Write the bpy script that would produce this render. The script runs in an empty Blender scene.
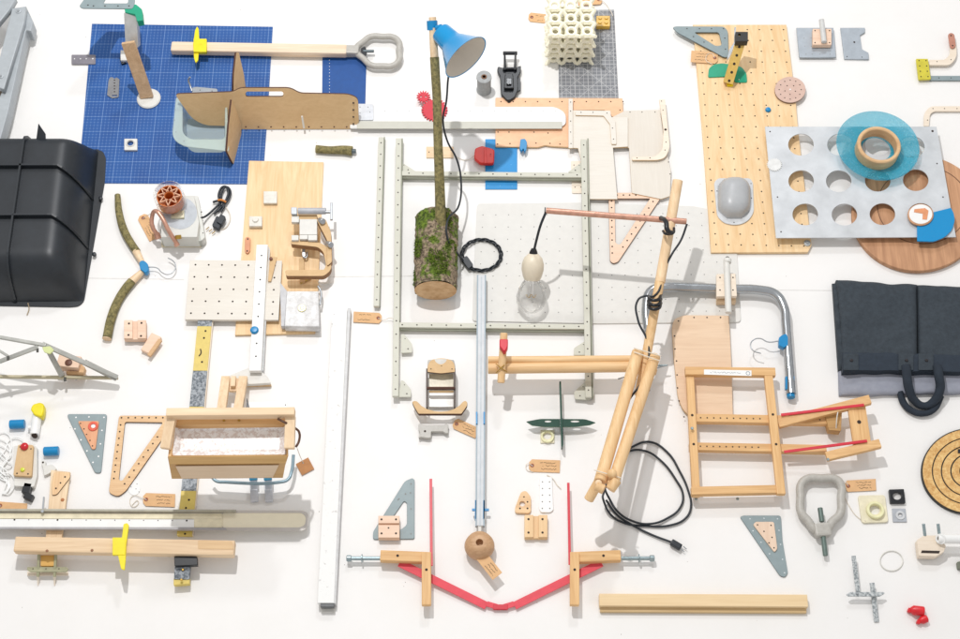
import bpy, bmesh, math, random
from mathutils import Vector, Matrix, noise
random.seed(7)
S = 0.0025            # one unit (u) of the layout = 2.5 mm
TH = math.radians(26.8); F = 1600.0; DC = 1600.0
CAM = Vector((0, -DC*math.sin(TH), DC*math.cos(TH)))
sc = bpy.context.scene
COL = sc.collection
cs_, sn_ = math.cos(TH), math.sin(TH)

def P(x, y, z=0.0):
    """point of the photo (x, y) standing z units above the floor, in metres"""
    u, v = x-480.0, 319.5-y
    d = Vector((u, v*cs_+F*sn_, v*sn_-F*cs_))
    t = (z-CAM.z)/d.z
    return (CAM+d*t)*S
def up(p, h): return Vector((p.x, p.y, p.z+h*S))
def cdir(dx, dy, dz):
    """direction given as right, down and towards the viewer"""
    v = Vector((dx, -dy*cs_-dz*sn_*1.0, -dy*sn_+dz*cs_))
    return v.normalized()

# ---------------------------------------------------------------- materials
MATS = {}
def srgb(c):
    return tuple(((v/255.0)/12.92 if v/255.0 <= .04045 else ((v/255.0+.055)/1.055)**2.4) for v in c)
def new_mat(name):
    m = bpy.data.materials.new(name); m.use_nodes = True
    nt = m.node_tree; b = nt.nodes['Principled BSDF']
    return m, nt, b
def nd(nt, t, **kw):
    n = nt.nodes.new(t)
    for k, v in kw.items():
        if k in n.inputs: n.inputs[k].default_value = v
        else: setattr(n, k, v)
    return n
def objco(nt, scale=(1,1,1), ang=0):
    tc = nd(nt, 'ShaderNodeTexCoord'); mp = nd(nt, 'ShaderNodeMapping')
    mp0 = nd(nt, 'ShaderNodeMapping')
    mp0.inputs['Rotation'].default_value = (0, 0, math.radians(ang))
    mp.inputs['Scale'].default_value = scale
    nt.links.new(tc.outputs['Object'], mp0.inputs['Vector'])
    nt.links.new(mp0.outputs['Vector'], mp.inputs['Vector'])
    return mp.outputs['Vector']
def ramp(nt, fac, c0, c1, p0=.3, p1=.7):
    r = nd(nt, 'ShaderNodeValToRGB')
    r.color_ramp.elements[0].position = p0; r.color_ramp.elements[1].position = p1
    r.color_ramp.elements[0].color = (*c0, 1); r.color_ramp.elements[1].color = (*c1, 1)
    nt.links.new(fac, r.inputs['Fac']); return r.outputs['Color']
def mixc(nt, fac, a, b, mode='MIX'):
    m = nd(nt, 'ShaderNodeMix', data_type='RGBA', blend_type=mode)
    if isinstance(fac, (int, float)): m.inputs[0].default_value = fac
    else: nt.links.new(fac, m.inputs[0])
    for i, c in ((6, a), (7, b)):
        if isinstance(c, tuple): m.inputs[i].default_value = (*c, 1)
        else: nt.links.new(c, m.inputs[i])
    return m.outputs[2]
def math_(nt, op, a, b=None):
    m = nd(nt, 'ShaderNodeMath', operation=op)
    for i, c in ((0, a), (1, b)):
        if c is None: continue
        if isinstance(c, (int, float)): m.inputs[i].default_value = c
        else: nt.links.new(c, m.inputs[i])
    return m.outputs[0]
def bump(nt, b, h, s=.2, d=.001):
    bp = nd(nt, 'ShaderNodeBump', Strength=s, Distance=d)
    nt.links.new(h, bp.inputs['Height']); nt.links.new(bp.outputs['Normal'], b.inputs['Normal'])

def paint(key, c, rough=.5, metal=0.0, var=.08, sc_=60, bmp=.08, trans=0, alpha=1, coat=0):
    if key in MATS: return MATS[key]
    m, nt, b = new_mat(key); c = srgb(c)
    n = nd(nt, 'ShaderNodeTexNoise', Scale=sc_, Detail=5.0, Roughness=.6)
    nt.links.new(objco(nt), n.inputs['Vector'])
    dk = tuple(v*(1-var*1.6) for v in c); lt = tuple(min(1, v*(1+var)) for v in c)
    nt.links.new(ramp(nt, n.outputs['Fac'], dk, lt), b.inputs['Base Color'])
    b.inputs['Roughness'].default_value = rough; b.inputs['Metallic'].default_value = metal
    n2 = nd(nt, 'ShaderNodeTexNoise', Scale=sc_*6, Detail=3.0)
    nt.links.new(objco(nt), n2.inputs['Vector'])
    if bmp: bump(nt, b, n2.outputs['Fac'], bmp, .0006)
    b.inputs['Transmission Weight'].default_value = trans
    b.inputs['Alpha'].default_value = alpha
    b.inputs['Coat Weight'].default_value = coat
    MATS[key] = m; return m
def wood(key, c1, c2, ang=0, along=3, across=60, rough=.55, wav=1.5):
    """grain runs along X turned by ang"""
    k = '%s_%d' % (key, ang)
    if k in MATS: return MATS[k]
    c1, c2 = [tuple(v*.88+w*.12 for v, w in zip(c, (250,242,228))) for c in (c1, c2)]
    m, nt, b = new_mat(k); c1, c2 = srgb(c1), srgb(c2)
    v = objco(nt, (along, across, across), -ang)
    n = nd(nt, 'ShaderNodeTexNoise', Scale=1.0, Detail=4.0, Roughness=.55, Distortion=wav)
    nt.links.new(v, n.inputs['Vector'])
    v2 = objco(nt, (along*6, across*7, across*7), -ang)
    n2 = nd(nt, 'ShaderNodeTexNoise', Scale=1.0, Detail=2.0)
    nt.links.new(v2, n2.inputs['Vector'])
    f = math_(nt, 'ADD', math_(nt, 'MULTIPLY', n.outputs['Fac'], .7), math_(nt, 'MULTIPLY', n2.outputs['Fac'], .3))
    col = ramp(nt, f, c1, c2, .33, .66)
    n3 = nd(nt, 'ShaderNodeTexNoise', Scale=7.0, Detail=3.0); nt.links.new(objco(nt), n3.inputs['Vector'])
    oi = nd(nt, 'ShaderNodeObjectInfo')
    q = math_(nt, 'ADD', math_(nt, 'MULTIPLY', n3.outputs['Fac'], .6), math_(nt, 'MULTIPLY', oi.outputs['Random'], .4))
    tint = ramp(nt, q, (.93,.91,.89), (1,1,1), .25, .6)
    nt.links.new(mixc(nt, 1.0, col, tint, 'MULTIPLY'), b.inputs['Base Color'])
    b.inputs['Roughness'].default_value = rough
    bump(nt, b, n2.outputs['Fac'], .12, .0006)
    MATS[k] = m; return m
def pine(a=0): return wood('pale_pine', (219,184,142), (244,216,178), a)
def beech(a=0): return wood('beech', (205,158,108), (236,193,140), a)
def oak(a=0): return wood('honey_wood', (203,150,88), (236,190,128), a)
def ply(a=90): return wood('plywood', (224,182,126), (243,210,162), a, along=2.6, across=22, wav=4)
def mdf(a=0): return wood('fibreboard', (204,166,116), (218,182,132), a, along=20, across=40, rough=.75)
def orange(a=0): return wood('orange_board', (232,176,134), (244,194,152), a, along=12, across=20)
def greyboard(a=0): return wood('grey_board', (222,216,206), (229,224,215), a, along=6, across=90, rough=.75)
def cream(a=0): return wood('cream_board', (232,216,196), (244,231,214), a, along=6, across=50)
WHITE = paint('white_paint', (238,238,236), .45, var=.02)
WHITER = paint('white_plastic', (240,240,238), .35, var=.02)
OFFW = paint('off_white', (222,220,214), .55, var=.04)
BLK = paint('black_plastic', (22,25,30), .34, var=.15)
HOLE = paint('dark_hole', (58,48,42), .9, var=.05, bmp=0)
HOLEG = paint('grey_hole', (140,138,134), .9, var=.05, bmp=0)
BURN = paint('burnt_edge', (86,56,44), .8)
STEEL = paint('steel', (172,176,180), .32, .6, var=.05, sc_=90)
ZINC = paint('zinc', (158,174,178), .35, .6, var=.1, sc_=140)
ALU = paint('aluminium', (208,211,214), .4, .2, var=.1, sc_=14)
GREYP = paint('grey_paint', (176,182,186), .45, .15, var=.05)
SLATE = paint('slate_paint', (140,155,158), .5, .05, var=.05)
SAGE = paint('sage_paint', (203,202,188), .5, .0, var=.02)
BLUE = paint('blue_plastic', (0,132,190), .35, var=.03)
BLUEL = paint('blue_enamel', (0,140,200), .16, var=.01, bmp=0, coat=.3)
REDP = paint('red_plastic', (226,48,36), .38, var=.05)
CRIM = paint('crimson_plastic', (206,20,48), .4, var=.05)
PINKR = paint('red_strap', (226,72,86), .55, var=.06)
YEL = paint('yellow_plastic', (240,222,20), .4, var=.05)
GREEN = paint('green_plastic', (22,158,122), .42, var=.05)
COPPER = paint('copper', (206,156,134), .3, .35, var=.16, sc_=70)
BRASS = paint('brass', (186,150,70), .3, .7)
KRAFT = paint('kraft_card', (224,180,132), .8, var=.05)
KRAFTP = paint('pink_card', (222,176,142), .8, var=.05)
STRING = paint('string', (226,216,200), .9)
INK = paint('ink', (70,58,52), .8, bmp=0)
CABLE = paint('cable', (26,34,42), .45, var=.1)
PINK = wood('pink_wood', (226,188,160), (241,208,182), 0)
ROSE = wood('rose_wood', (196,160,146), (212,178,162), 20, along=14, across=30)

def mat_grid():
    m, nt, b = new_mat('cutting_mat_blue')
    v = objco(nt); sp = nd(nt, 'ShaderNodeSeparateXYZ'); nt.links.new(v, sp.inputs[0])
    def lines(out, step, w):
        a = math_(nt, 'DIVIDE', out, step); f = math_(nt, 'FRACT', a)
        d = math_(nt, 'ABSOLUTE', math_(nt, 'SUBTRACT', f, .5))
        return math_(nt, 'GREATER_THAN', d, .5-w/step/2)
    X, Y = sp.outputs['X'], sp.outputs['Y']
    big = math_(nt, 'MAXIMUM', lines(X, .0475, .0016), lines(Y, .0475, .0016))
    sm = math_(nt, 'MAXIMUM', lines(X, .0095, .0012), lines(Y, .0095, .0012))
    dt = math_(nt, 'MULTIPLY', lines(X, .0095, .003), lines(Y, .0095, .003))
    n = nd(nt, 'ShaderNodeTexNoise', Scale=9.0, Detail=6.0); nt.links.new(v, n.inputs['Vector'])
    base = ramp(nt, n.outputs['Fac'], srgb((12,72,142)), srgb((22,88,160)))
    lc = srgb((150,180,222))
    c = mixc(nt, math_(nt, 'MULTIPLY', sm, .10), base, lc)
    c = mixc(nt, math_(nt, 'MULTIPLY', dt, .2), c, lc)
    c = mixc(nt, math_(nt, 'MULTIPLY', big, .32), c, lc)
    nt.links.new(c, b.inputs['Base Color']); b.inputs['Roughness'].default_value = .6
    return m
def mat_greymat():
    m, nt, b = new_mat('cutting_mat_grey')
    v = objco(nt); sp = nd(nt, 'ShaderNodeSeparateXYZ'); nt.links.new(v, sp.inputs[0])
    X, Y = sp.outputs['X'], sp.outputs['Y']
    def lines(out, step, w):
        f = math_(nt, 'FRACT', math_(nt, 'DIVIDE', out, step))
        d = math_(nt, 'ABSOLUTE', math_(nt, 'SUBTRACT', f, .5))
        return math_(nt, 'GREATER_THAN', d, .5-w/step/2)
    D1, D2 = math_(nt, 'ADD', X, Y), math_(nt, 'SUBTRACT', X, Y)
    ls = [lines(X, .012, .0013), lines(Y, .012, .0013), lines(X, .036, .0022), lines(Y, .036, .0022), lines(D1, .06, .002), lines(D2, .06, .002)]
    f = ls[0]
    for l in ls[1:]: f = math_(nt, 'MAXIMUM', f, l)
    n = nd(nt, 'ShaderNodeTexNoise', Scale=30.0, Detail=4.0); nt.links.new(v, n.inputs['Vector'])
    base = ramp(nt, n.outputs['Fac'], srgb((112,114,120)), srgb((134,136,140)))
    nt.links.new(mixc(nt, math_(nt, 'MULTIPLY', f, .5), base, srgb((214,214,214))), b.inputs['Base Color'])
    b.inputs['Roughness'].default_value = .6
    return m
def mat_speck(key, c0, c1, scale, p0, p1, rough=.6, bmp=.3, vor=False):
    m, nt, b = new_mat(key)
    n = nd(nt, 'ShaderNodeTexNoise', Scale=scale, Detail=8.0, Roughness=.7)
    nt.links.new(objco(nt), n.inputs['Vector'])
    nt.links.new(ramp(nt, n.outputs['Fac'], srgb(c0), srgb(c1), p0, p1), b.inputs['Base Color'])
    b.inputs['Roughness'].default_value = rough; bump(nt, b, n.outputs['Fac'], bmp, .002)
    return m
MATBLUE = mat_grid(); MATGREY = mat_greymat()
TERR = mat_speck('speckled_grey', (92,100,108), (168,174,180), 150, .42, .58)
CHIP = mat_speck('chipped_white', (186,182,178), (240,240,238), 70, .30, .40, .7, .4)
CHIP2 = mat_speck('plaster', (206,204,202), (240,240,240), 50, .35, .6, .7, .5)
GLIT = mat_speck('iridescent_film', (226,216,212), (250,249,249), 90, .46, .52, .12, .4)
SPECM = mat_speck('cork_board', (196,144,80), (238,202,138), 120, .35, .65, .8)
SLATM = mat_speck('galvanised', (120,128,132), (206,210,210), 200, .4, .6, .5)
FABRIC = mat_speck('navy_canvas', (44,51,58), (57,66,74), 90, .3, .7, .85, .25)
FABRICG = mat_speck('grey_lining', (140,143,156), (154,157,168), 60, .3, .7, .8, .2)
BARK = mat_speck('bark', (84,80,52), (158,146,96), 110, .35, .65, .9, .8)
def mat_log():
    m, nt, b = new_mat('mossy_bark')
    v = objco(nt)
    n = nd(nt, 'ShaderNodeTexNoise', Scale=16.0, Detail=6.0, Roughness=.7); nt.links.new(v, n.inputs['Vector'])
    n2 = nd(nt, 'ShaderNodeTexNoise', Scale=120.0, Detail=6.0, Roughness=.7); nt.links.new(v, n2.inputs['Vector'])
    bark = ramp(nt, n2.outputs['Fac'], srgb((60,48,38)), srgb((178,158,132)), .36, .62)
    moss = ramp(nt, n2.outputs['Fac'], srgb((44,60,14)), srgb((116,140,44)), .36, .62)
    k = ramp(nt, n.outputs['Fac'], (0,0,0), (1,1,1), .50, .56)
    nt.links.new(mixc(nt, k, bark, moss), b.inputs['Base Color']); b.inputs['Roughness'].default_value = .95
    bump(nt, b, n2.outputs['Fac'], 1, .006)
    return m
LOGM = mat_log()
def mat_glass(key, c, alpha=.35, rough=.05, trans=1.0):
    m, nt, b = new_mat(key)
    b.inputs['Base Color'].default_value = (*srgb(c), 1); b.inputs['Roughness'].default_value = rough
    b.inputs['Transmission Weight'].default_value = trans; b.inputs['IOR'].default_value = 1.3
    b.inputs['Alpha'].default_value = alpha
    return m
BULB = mat_glass('clear_glass', (246,246,246), .55)
TUB = mat_glass('frosted_plastic', (214,228,220), .66, .35, .3)
CLEAR = mat_glass('clear_acrylic', (238,226,190), .55, .1, .6)
def mat_turq():
    m, nt, b = new_mat('turquoise_glass'); b.inputs['IOR'].default_value = 1.15
    v = objco(nt)
    n = nd(nt, 'ShaderNodeTexVoronoi', Scale=210.0); nt.links.new(v, n.inputs['Vector'])
    nt.links.new(ramp(nt, n.outputs['Distance'], srgb((215,248,250)), srgb((40,186,216)), .08, .26), b.inputs['Base Color'])
    b.inputs['Roughness'].default_value = .12; b.inputs['Transmission Weight'].default_value = .35
    nt.links.new(ramp(nt, n.outputs['Distance'], (.9,.9,.9), (.5,.5,.5), .1, .22), b.inputs['Alpha'])
    bump(nt, b, n.outputs['Distance'], .6, .002)
    return m
TURQ = mat_turq()

# ---------------------------------------------------------------- objects
def L(label, cat, group=None): return ('tag', label, cat, group)
def settag(o, t):
    o['label'] = t[1]; o['category'] = t[2]
    if t[3]: o['group'] = t[3]
def T(name, label, cat, group=None):
    o = bpy.data.objects.new(name, None); COL.objects.link(o)
    o.empty_display_size = .02
    settag(o, L(label, cat, group)); return o
def link(name, me, mats, par):
    if len(me.materials): me.materials.clear()
    for m in (mats if isinstance(mats, (list, tuple)) else [mats]): me.materials.append(m)
    o = bpy.data.objects.new(name, me); COL.objects.link(o)
    if isinstance(par, tuple): settag(o, par)
    elif par == 'structure': o['kind'] = 'structure'
    elif par is not None: o.parent = par
    return o
def bm2(name, bm, mats, par, smooth=False):
    me = bpy.data.meshes.new(name)
    bmesh.ops.recalc_face_normals(bm, faces=bm.faces[:])
    if smooth:
        for f in bm.faces: f.smooth = True
        for e in bm.edges:
            if len(e.link_faces) == 2 and e.calc_face_angle(0) > math.radians(38): e.smooth = False
    bm.to_mesh(me); bm.free()
    return link(name, me, mats, par)
def curve_mesh(cu):
    ob = bpy.data.objects.new('tmp', cu); COL.objects.link(ob)
    dg = bpy.context.evaluated_depsgraph_get()
    me = bpy.data.meshes.new_from_object(ob.evaluated_get(dg), depsgraph=dg)
    bpy.data.objects.remove(ob); bpy.data.curves.remove(cu)
    return me
def rnd(pts, r, n=5):
    """round the corners of a polygon (r: one number or one per corner)"""
    out = []; N = len(pts)
    for i, p in enumerate(pts):
        ri = r[i] if isinstance(r, (list, tuple)) else r
        if ri <= 0: out.append(p); continue
        a, b, c = Vector(pts[i-1]), Vector(p), Vector(pts[(i+1) % N])
        d1, d2 = a-b, c-b
        q = min(ri, d1.length*.49, d2.length*.49)
        p1, p2 = b+d1.normalized()*q, b+d2.normalized()*q
        for k in range(n+1):
            t = k/n; out.append(tuple(p1*(1-t)**2+b*2*t*(1-t)+p2*t*t))
    return out
def rect(x0, y0, x1, y1): return [(x0, y0), (x1, y0), (x1, y1), (x0, y1)]
def obox(cx, cy, w, h, ang):
    a = math.radians(ang); c, s = math.cos(a), math.sin(a)
    return [(cx+u*w/2*c-v*h/2*s, cy+u*w/2*s+v*h/2*c) for u, v in ((-1,-1),(1,-1),(1,1),(-1,1))]
def disc(cx, cy, rx, ry=None, n=40):
    ry = rx*.87 if ry is None else ry
    return [(cx+rx*math.cos(2*math.pi*k/n), cy+ry*math.sin(2*math.pi*k/n)) for k in range(n)]
def grid(c, nx, ny):
    """nx x ny spots between the corners TL, TR, BR, BL"""
    out = []
    for j in range(ny):
        for i in range(nx):
            u, v = i/max(1, nx-1), j/max(1, ny-1)
            x = (1-v)*((1-u)*c[0][0]+u*c[1][0])+v*((1-u)*c[3][0]+u*c[2][0])
            y = (1-v)*((1-u)*c[0][1]+u*c[1][1])+v*((1-u)*c[3][1]+u*c[2][1])
            out.append((x, y))
    return out
def add_dots(bm, dots, z, r=1.0, idx=1):
    for d in dots:
        rr = d[2] if len(d) > 2 else r
        c = P(d[0], d[1], z); vs = []
        for k in range(10):
            a = 2*math.pi*k/10
            vs.append(bm.verts.new((c.x+rr*S*math.cos(a), c.y+rr*S*math.sin(a), c.z+.0004)))
        f = bm.faces.new(vs); f.material_index = idx
        if f.normal.z < 0: f.normal_flip()
def plate(name, pts, z, t, mat, par, holes=(), dots=(), r=1.0, edge=None, bev=.35, dotmat=None):
    """flat piece t thick lying z above the floor; outline given where its top is seen"""
    cu = bpy.data.curves.new('tmp', 'CURVE'); cu.dimensions = '2D'; cu.fill_mode = 'BOTH'
    def spl(ps):
        s = cu.splines.new('POLY'); s.points.add(len(ps)-1); s.use_cyclic_u = True
        for q, p in zip(s.points, ps):
            w = P(p[0], p[1], z+t); q.co = (w.x, w.y, 0, 1)
    spl(pts)
    for h in holes:
        spl(h if not isinstance(h[0], (int, float)) else disc(h[0], h[1], h[2], h[3] if len(h) > 3 else None, 28))
    bv = min(bev, t*.3)*S
    cu.bevel_depth = bv; cu.bevel_resolution = 1; cu.offset = -bv
    cu.extrude = max(t*S/2-bv, .00005)
    me = curve_mesh(cu)
    bm = bmesh.new(); bm.from_mesh(me); bpy.data.meshes.remove(me)
    bmesh.ops.remove_doubles(bm, verts=bm.verts[:], dist=1e-6)
    bmesh.ops.translate(bm, verts=bm.verts[:], vec=(0, 0, (z+t/2)*S))
    bmesh.ops.recalc_face_normals(bm, faces=bm.faces[:])
    mats = [mat, dotmat or HOLE]
    if edge is not None:
        mats.append(edge)
        for f in bm.faces: f.material_index = 2 if abs(f.normal.z) < .4 else 0
    else:
        for f in bm.faces: f.material_index = 0
    add_dots(bm, dots, z+t, r)
    me = bpy.data.meshes.new(name); bm.to_mesh(me); bm.free()
    return link(name, me, mats, par)
def tube(name, pts, r, mat, par, cyclic=False, smooth=True, res=6, caps=True):
    """round bar through world points; r in units (one number or one per point)"""
    cu = bpy.data.curves.new('tmp', 'CURVE'); cu.dimensions = '3D'
    if smooth and len(pts) > 2:
        s = cu.splines.new('BEZIER'); s.bezier_points.add(len(pts)-1)
        for i, (q, p) in enumerate(zip(s.bezier_points, pts)):
            q.co = p; q.handle_left_type = q.handle_right_type = 'AUTO'
            q.radius = (r[i] if isinstance(r, (list, tuple)) else r)
    else:
        s = cu.splines.new('POLY'); s.points.add(len(pts)-1)
        for i, (q, p) in enumerate(zip(s.points, pts)):
            q.co = (*p, 1); q.radius = (r[i] if isinstance(r, (list, tuple)) else r)
    s.use_cyclic_u = cyclic; cu.resolution_u = 8
    cu.bevel_depth = S; cu.bevel_resolution = res//2+1; cu.use_fill_caps = caps and not cyclic
    me = curve_mesh(cu)
    bm = bmesh.new(); bm.from_mesh(me); bpy.data.meshes.remove(me)
    return bm2(name, bm, mat, par, smooth=True)
def basis(d, upv=Vector((0, 0, 1))):
    d = d.normalized(); x = d.cross(upv)
    if x.length < 1e-4: x = d.cross(Vector((0, 1, 0)))
    x.normalize(); y = x.cross(d); return x, y, d
def bar(name, a, b, w, h, mat, par, bev=.5, upv=Vector((0, 0, 1)), dots=(), taper=1):
    """square bar between two world points, w wide and h high (units)"""
    x, y, d = basis(b-a, upv); bm = bmesh.new(); vs = []
    for p, k in ((a, 1), (b, taper)):
        for i, j in ((-1,-1),(1,-1),(1,1),(-1,1)):
            vs.append(bm.verts.new(p+x*(i*w*k*S/2)+y*(j*h*k*S/2)))
    for f in ((0,1,2,3),(7,6,5,4),(0,4,5,1),(1,5,6,2),(2,6,7,3),(3,7,4,0)): bm.faces.new([vs[i] for i in f])
    if bev: bmesh.ops.bevel(bm, geom=bm.edges[:], offset=min(bev, w*.25, h*.25)*S, segments=2, affect='EDGES', profile=.6)
    for f in bm.faces: f.material_index = 0
    for t in dots:
        tt, rr = t if isinstance(t, tuple) else (t, 1.0)
        c = a+(b-a)*tt+y*(h*S/2+.0004); q = []
        for k in range(10):
            an = 2*math.pi*k/10; q.append(bm.verts.new(c+x*(rr*S*math.cos(an))+d*(rr*S*math.sin(an))))
        f = bm.faces.new(q); f.material_index = 1
    return bm2(name, bm, [mat, HOLE], par)
def lathe(name, base, axis, prof, mat, par, n=32, upv=Vector((0, 0, 1))):
    """prof: (radius, distance along the axis) in units"""
    x, y, d = basis(axis, upv); bm = bmesh.new(); rings = []
    for r, t in prof:
        c = base+d*(t*S)
        if r <= 0: rings.append([bm.verts.new(c)])
        else: rings.append([bm.verts.new(c+x*(r*S*math.cos(2*math.pi*k/n))+y*(r*S*math.sin(2*math.pi*k/n))) for k in range(n)])
    for A, B in zip(rings, rings[1:]):
        for k in range(n):
            k2 = (k+1) % n
            q = [A[k % len(A)], A[k2 % len(A)], B[k2 % len(B)], B[k % len(B)]]
            u = []
            for v in q:
                if v not in u: u.append(v)
            if len(u) > 2:
                try: bm.faces.new(u)
                except ValueError: pass
    return bm2(name, bm, mat, par, smooth=True)
Z = Vector((0, 0, 1))
def cyl(name, a, b, r, mat, par, bev=.4, n=28):
    h = (b-a).length/S
    return lathe(name, a, b-a, [(0,0),(r-bev,0),(r,bev),(r,h-bev),(r-bev,h),(0,h)], mat, par, n)
def ring(name, base, axis, ro, ri, h, mat, par, n=40, bev=.6):
    return lathe(name, base, axis, [(ri+bev,0),(ro-bev,0),(ro,bev),(ro,h-bev),(ro-bev,h),(ri+bev,h),(ri,h-bev),(ri,bev),(ri+bev,0)], mat, par, n)
def sheet(name, pts, thick, mat, par, holes=None, edge=None):
    """upright or tilted flat board through world points"""
    n = (pts[1]-pts[0]).cross(pts[-1]-pts[0])
    k = 2
    while n.length < 1e-9 and k < len(pts)-1:
        n = (pts[k]-pts[0]).cross(pts[-1]-pts[0]); k += 1
    o = pts[0]; n = Vector((0, 0, 0))
    for i in range(len(pts)): n += (pts[i]-o).cross(pts[(i+1) % len(pts)]-o)
    n.normalize()
    ex = (pts[1]-pts[0]).normalized(); ey = n.cross(ex)
    cu = bpy.data.curves.new('tmp', 'CURVE'); cu.dimensions = '2D'; cu.fill_mode = 'BOTH'
    for ps in [pts]+list(holes or []):
        s = cu.splines.new('POLY'); s.points.add(len(ps)-1); s.use_cyclic_u = True
        for q, p in zip(s.points, ps): q.co = ((p-o).dot(ex), (p-o).dot(ey), 0, 1)
    cu.extrude = thick*S/2
    me = curve_mesh(cu); bm = bmesh.new(); bm.from_mesh(me); bpy.data.meshes.remove(me)
    bmesh.ops.remove_doubles(bm, verts=bm.verts[:], dist=1e-6)
    M = Matrix((ex, ey, n)).transposed().to_4x4(); M.translation = o
    bmesh.ops.recalc_face_normals(bm, faces=bm.faces[:])
    for f in bm.faces: f.material_index = 1 if (edge is not None and abs(f.normal.z) < .5) else 0
    bmesh.ops.transform(bm, matrix=M, verts=bm.verts[:])
    return bm2(name, bm, [mat, edge or mat], par)
def ball(name, c, r, mat, par, sq=1.0, n=24):
    prof = [(r*math.sin(math.pi*k/12) if 0 < k < 12 else 0, -r*sq*math.cos(math.pi*k/12)) for k in range(13)]
    return lathe(name, c, Z, prof, mat, par, n)
def bolt(name, x, y, z, r, par, mat=None, h=1.2):
    return lathe(name, P(x, y, z), Z, [(r,0),(r,h*.6),(r*.7,h),(0,h)], mat or STEEL, par, 10)
def scribble(name, cx, cy, w, h, ang, z, par, rows=3, mat=None):
    """lines of loose handwriting"""
    a = math.radians(ang); cu = bpy.data.curves.new('tmp', 'CURVE'); cu.dimensions = '3D'
    for j in range(rows):
        v = (j-(rows-1)/2)/max(1, rows-1)*h if rows > 1 else 0
        x0 = -w/2+random.uniform(0, w*.25); x1 = w/2-random.uniform(0, w*.12)
        n = int((x1-x0)/.8); s = None
        ps = []
        for k in range(n+1):
            u = x0+(x1-x0)*k/n; vv = v+random.uniform(-.7, .7)
            q = P(cx+u*math.cos(a)-vv*math.sin(a), cy+u*math.sin(a)+vv*math.cos(a), z)
            ps.append(q)
            if random.random() < .18 or k == n:
                if len(ps) > 1:
                    s = cu.splines.new('POLY'); s.points.add(len(ps)-1)
                    for qq, p in zip(s.points, ps): qq.co = (p.x, p.y, p.z+.0003, 1)
                ps = []
    cu.bevel_depth = .00045; cu.bevel_resolution = 0
    return link(name, curve_mesh(cu), mat or INK, par)
def text(name, s, x, y, z, size, ang, mat, par):
    cu = bpy.data.curves.new('tmp', 'FONT'); cu.body = s; cu.size = size*S; cu.extrude = .0003
    cu.align_x = 'CENTER'; cu.align_y = 'CENTER'
    me = curve_mesh(cu); p = P(x, y, z)
    me.transform(Matrix.Translation((p.x, p.y, p.z+.0004)) @ Matrix.Rotation(math.radians(ang), 4, 'Z'))
    return link(name, me, mat, par)
def paper_tag(cx, cy, w, h, ang, label, z=.5, string=(), mat=None, flip=False, plain=False, rows=3, square=False):
    g = T('paper_tag', label, 'tag', 'paper tags tied to the exhibits')
    a = math.radians(ang); c, s = math.cos(a), math.sin(a); f = -1 if flip else 1
    def q(u, v): return (cx+u*f*c-v*s, cy+u*f*s+v*c)
    if square: pts = [q(-w/2,-h/2), q(w/2,-h/2), q(w/2,h/2), q(-w/2,h/2)]
    else: pts = [q(-w/2+h*.22,-h/2), q(w/2,-h/2), q(w/2,h/2), q(-w/2+h*.22,h/2), q(-w/2,h*.25), q(-w/2,-h*.25)]
    hx, hy = q(-w/2+3.2, 0) if not square else q(0, -h/2+2.5)
    plate('card', pts, z, .5, mat or KRAFT, g, holes=[(hx, hy, .9)], bev=.1)
    if not square:
        ring('eyelet', P(hx, hy, z+.5), Z, 1.9, .9, .35, paint('eyelet', (160,92,66), .6), g, 16, .1)
    if not plain:
        tx, ty = q(w*.12, 0); scribble('writing', tx, ty, w*.55, h*.5, ang if not flip else ang, z+.5, g, rows)
    if string: tube('string', [P(*p) for p in [(hx, hy, z+1)]+list(string)], .35, STRING, g, res=2)
    return g
def stackbox(name, x0, y0, x1, y1, z, h, mat, par, ang=0, **k):
    return plate(name, obox((x0+x1)/2, (y0+y1)/2, x1-x0, y1-y0, ang), z, h, mat, par, **k)

# ================================================================ the setting
FLOOR = mat_speck('white_floor', (236,234,231), (240,238,236), 6, .3, .7, .55, .02)
fl = plate('floor', [(-900,-900),(1860,-900),(1860,1100),(-900,1100)], -4, 4, FLOOR, 'structure', bev=0)
SEAM = paint('seam', (222,220,216), .8)
for (a, b) in (((84,278),(184,279.5)), ((726,289.5),(834,290.5)), ((300,277),(412,276))):
    o = plate('floor_seam', [(a[0],a[1]-.35),(b[0],b[1]-.35),(b[0],b[1]+.35),(a[0],a[1]+.35)], 0, .12, SEAM, 'structure', bev=0)

bm = bmesh.new()
for i in range(60):
    c = P(random.uniform(0,960), random.uniform(0,639), .05); rr = random.uniform(.25,.55)*S
    bm.faces.new([bm.verts.new(c+Vector((rr*math.cos(k*1.26)*random.uniform(.6,1), rr*math.sin(k*1.26), 0))) for k in range(5)])
o = bm2('dust', bm, paint('dust', (150,142,132), .9), None); o['kind'] = 'stuff'
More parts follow.
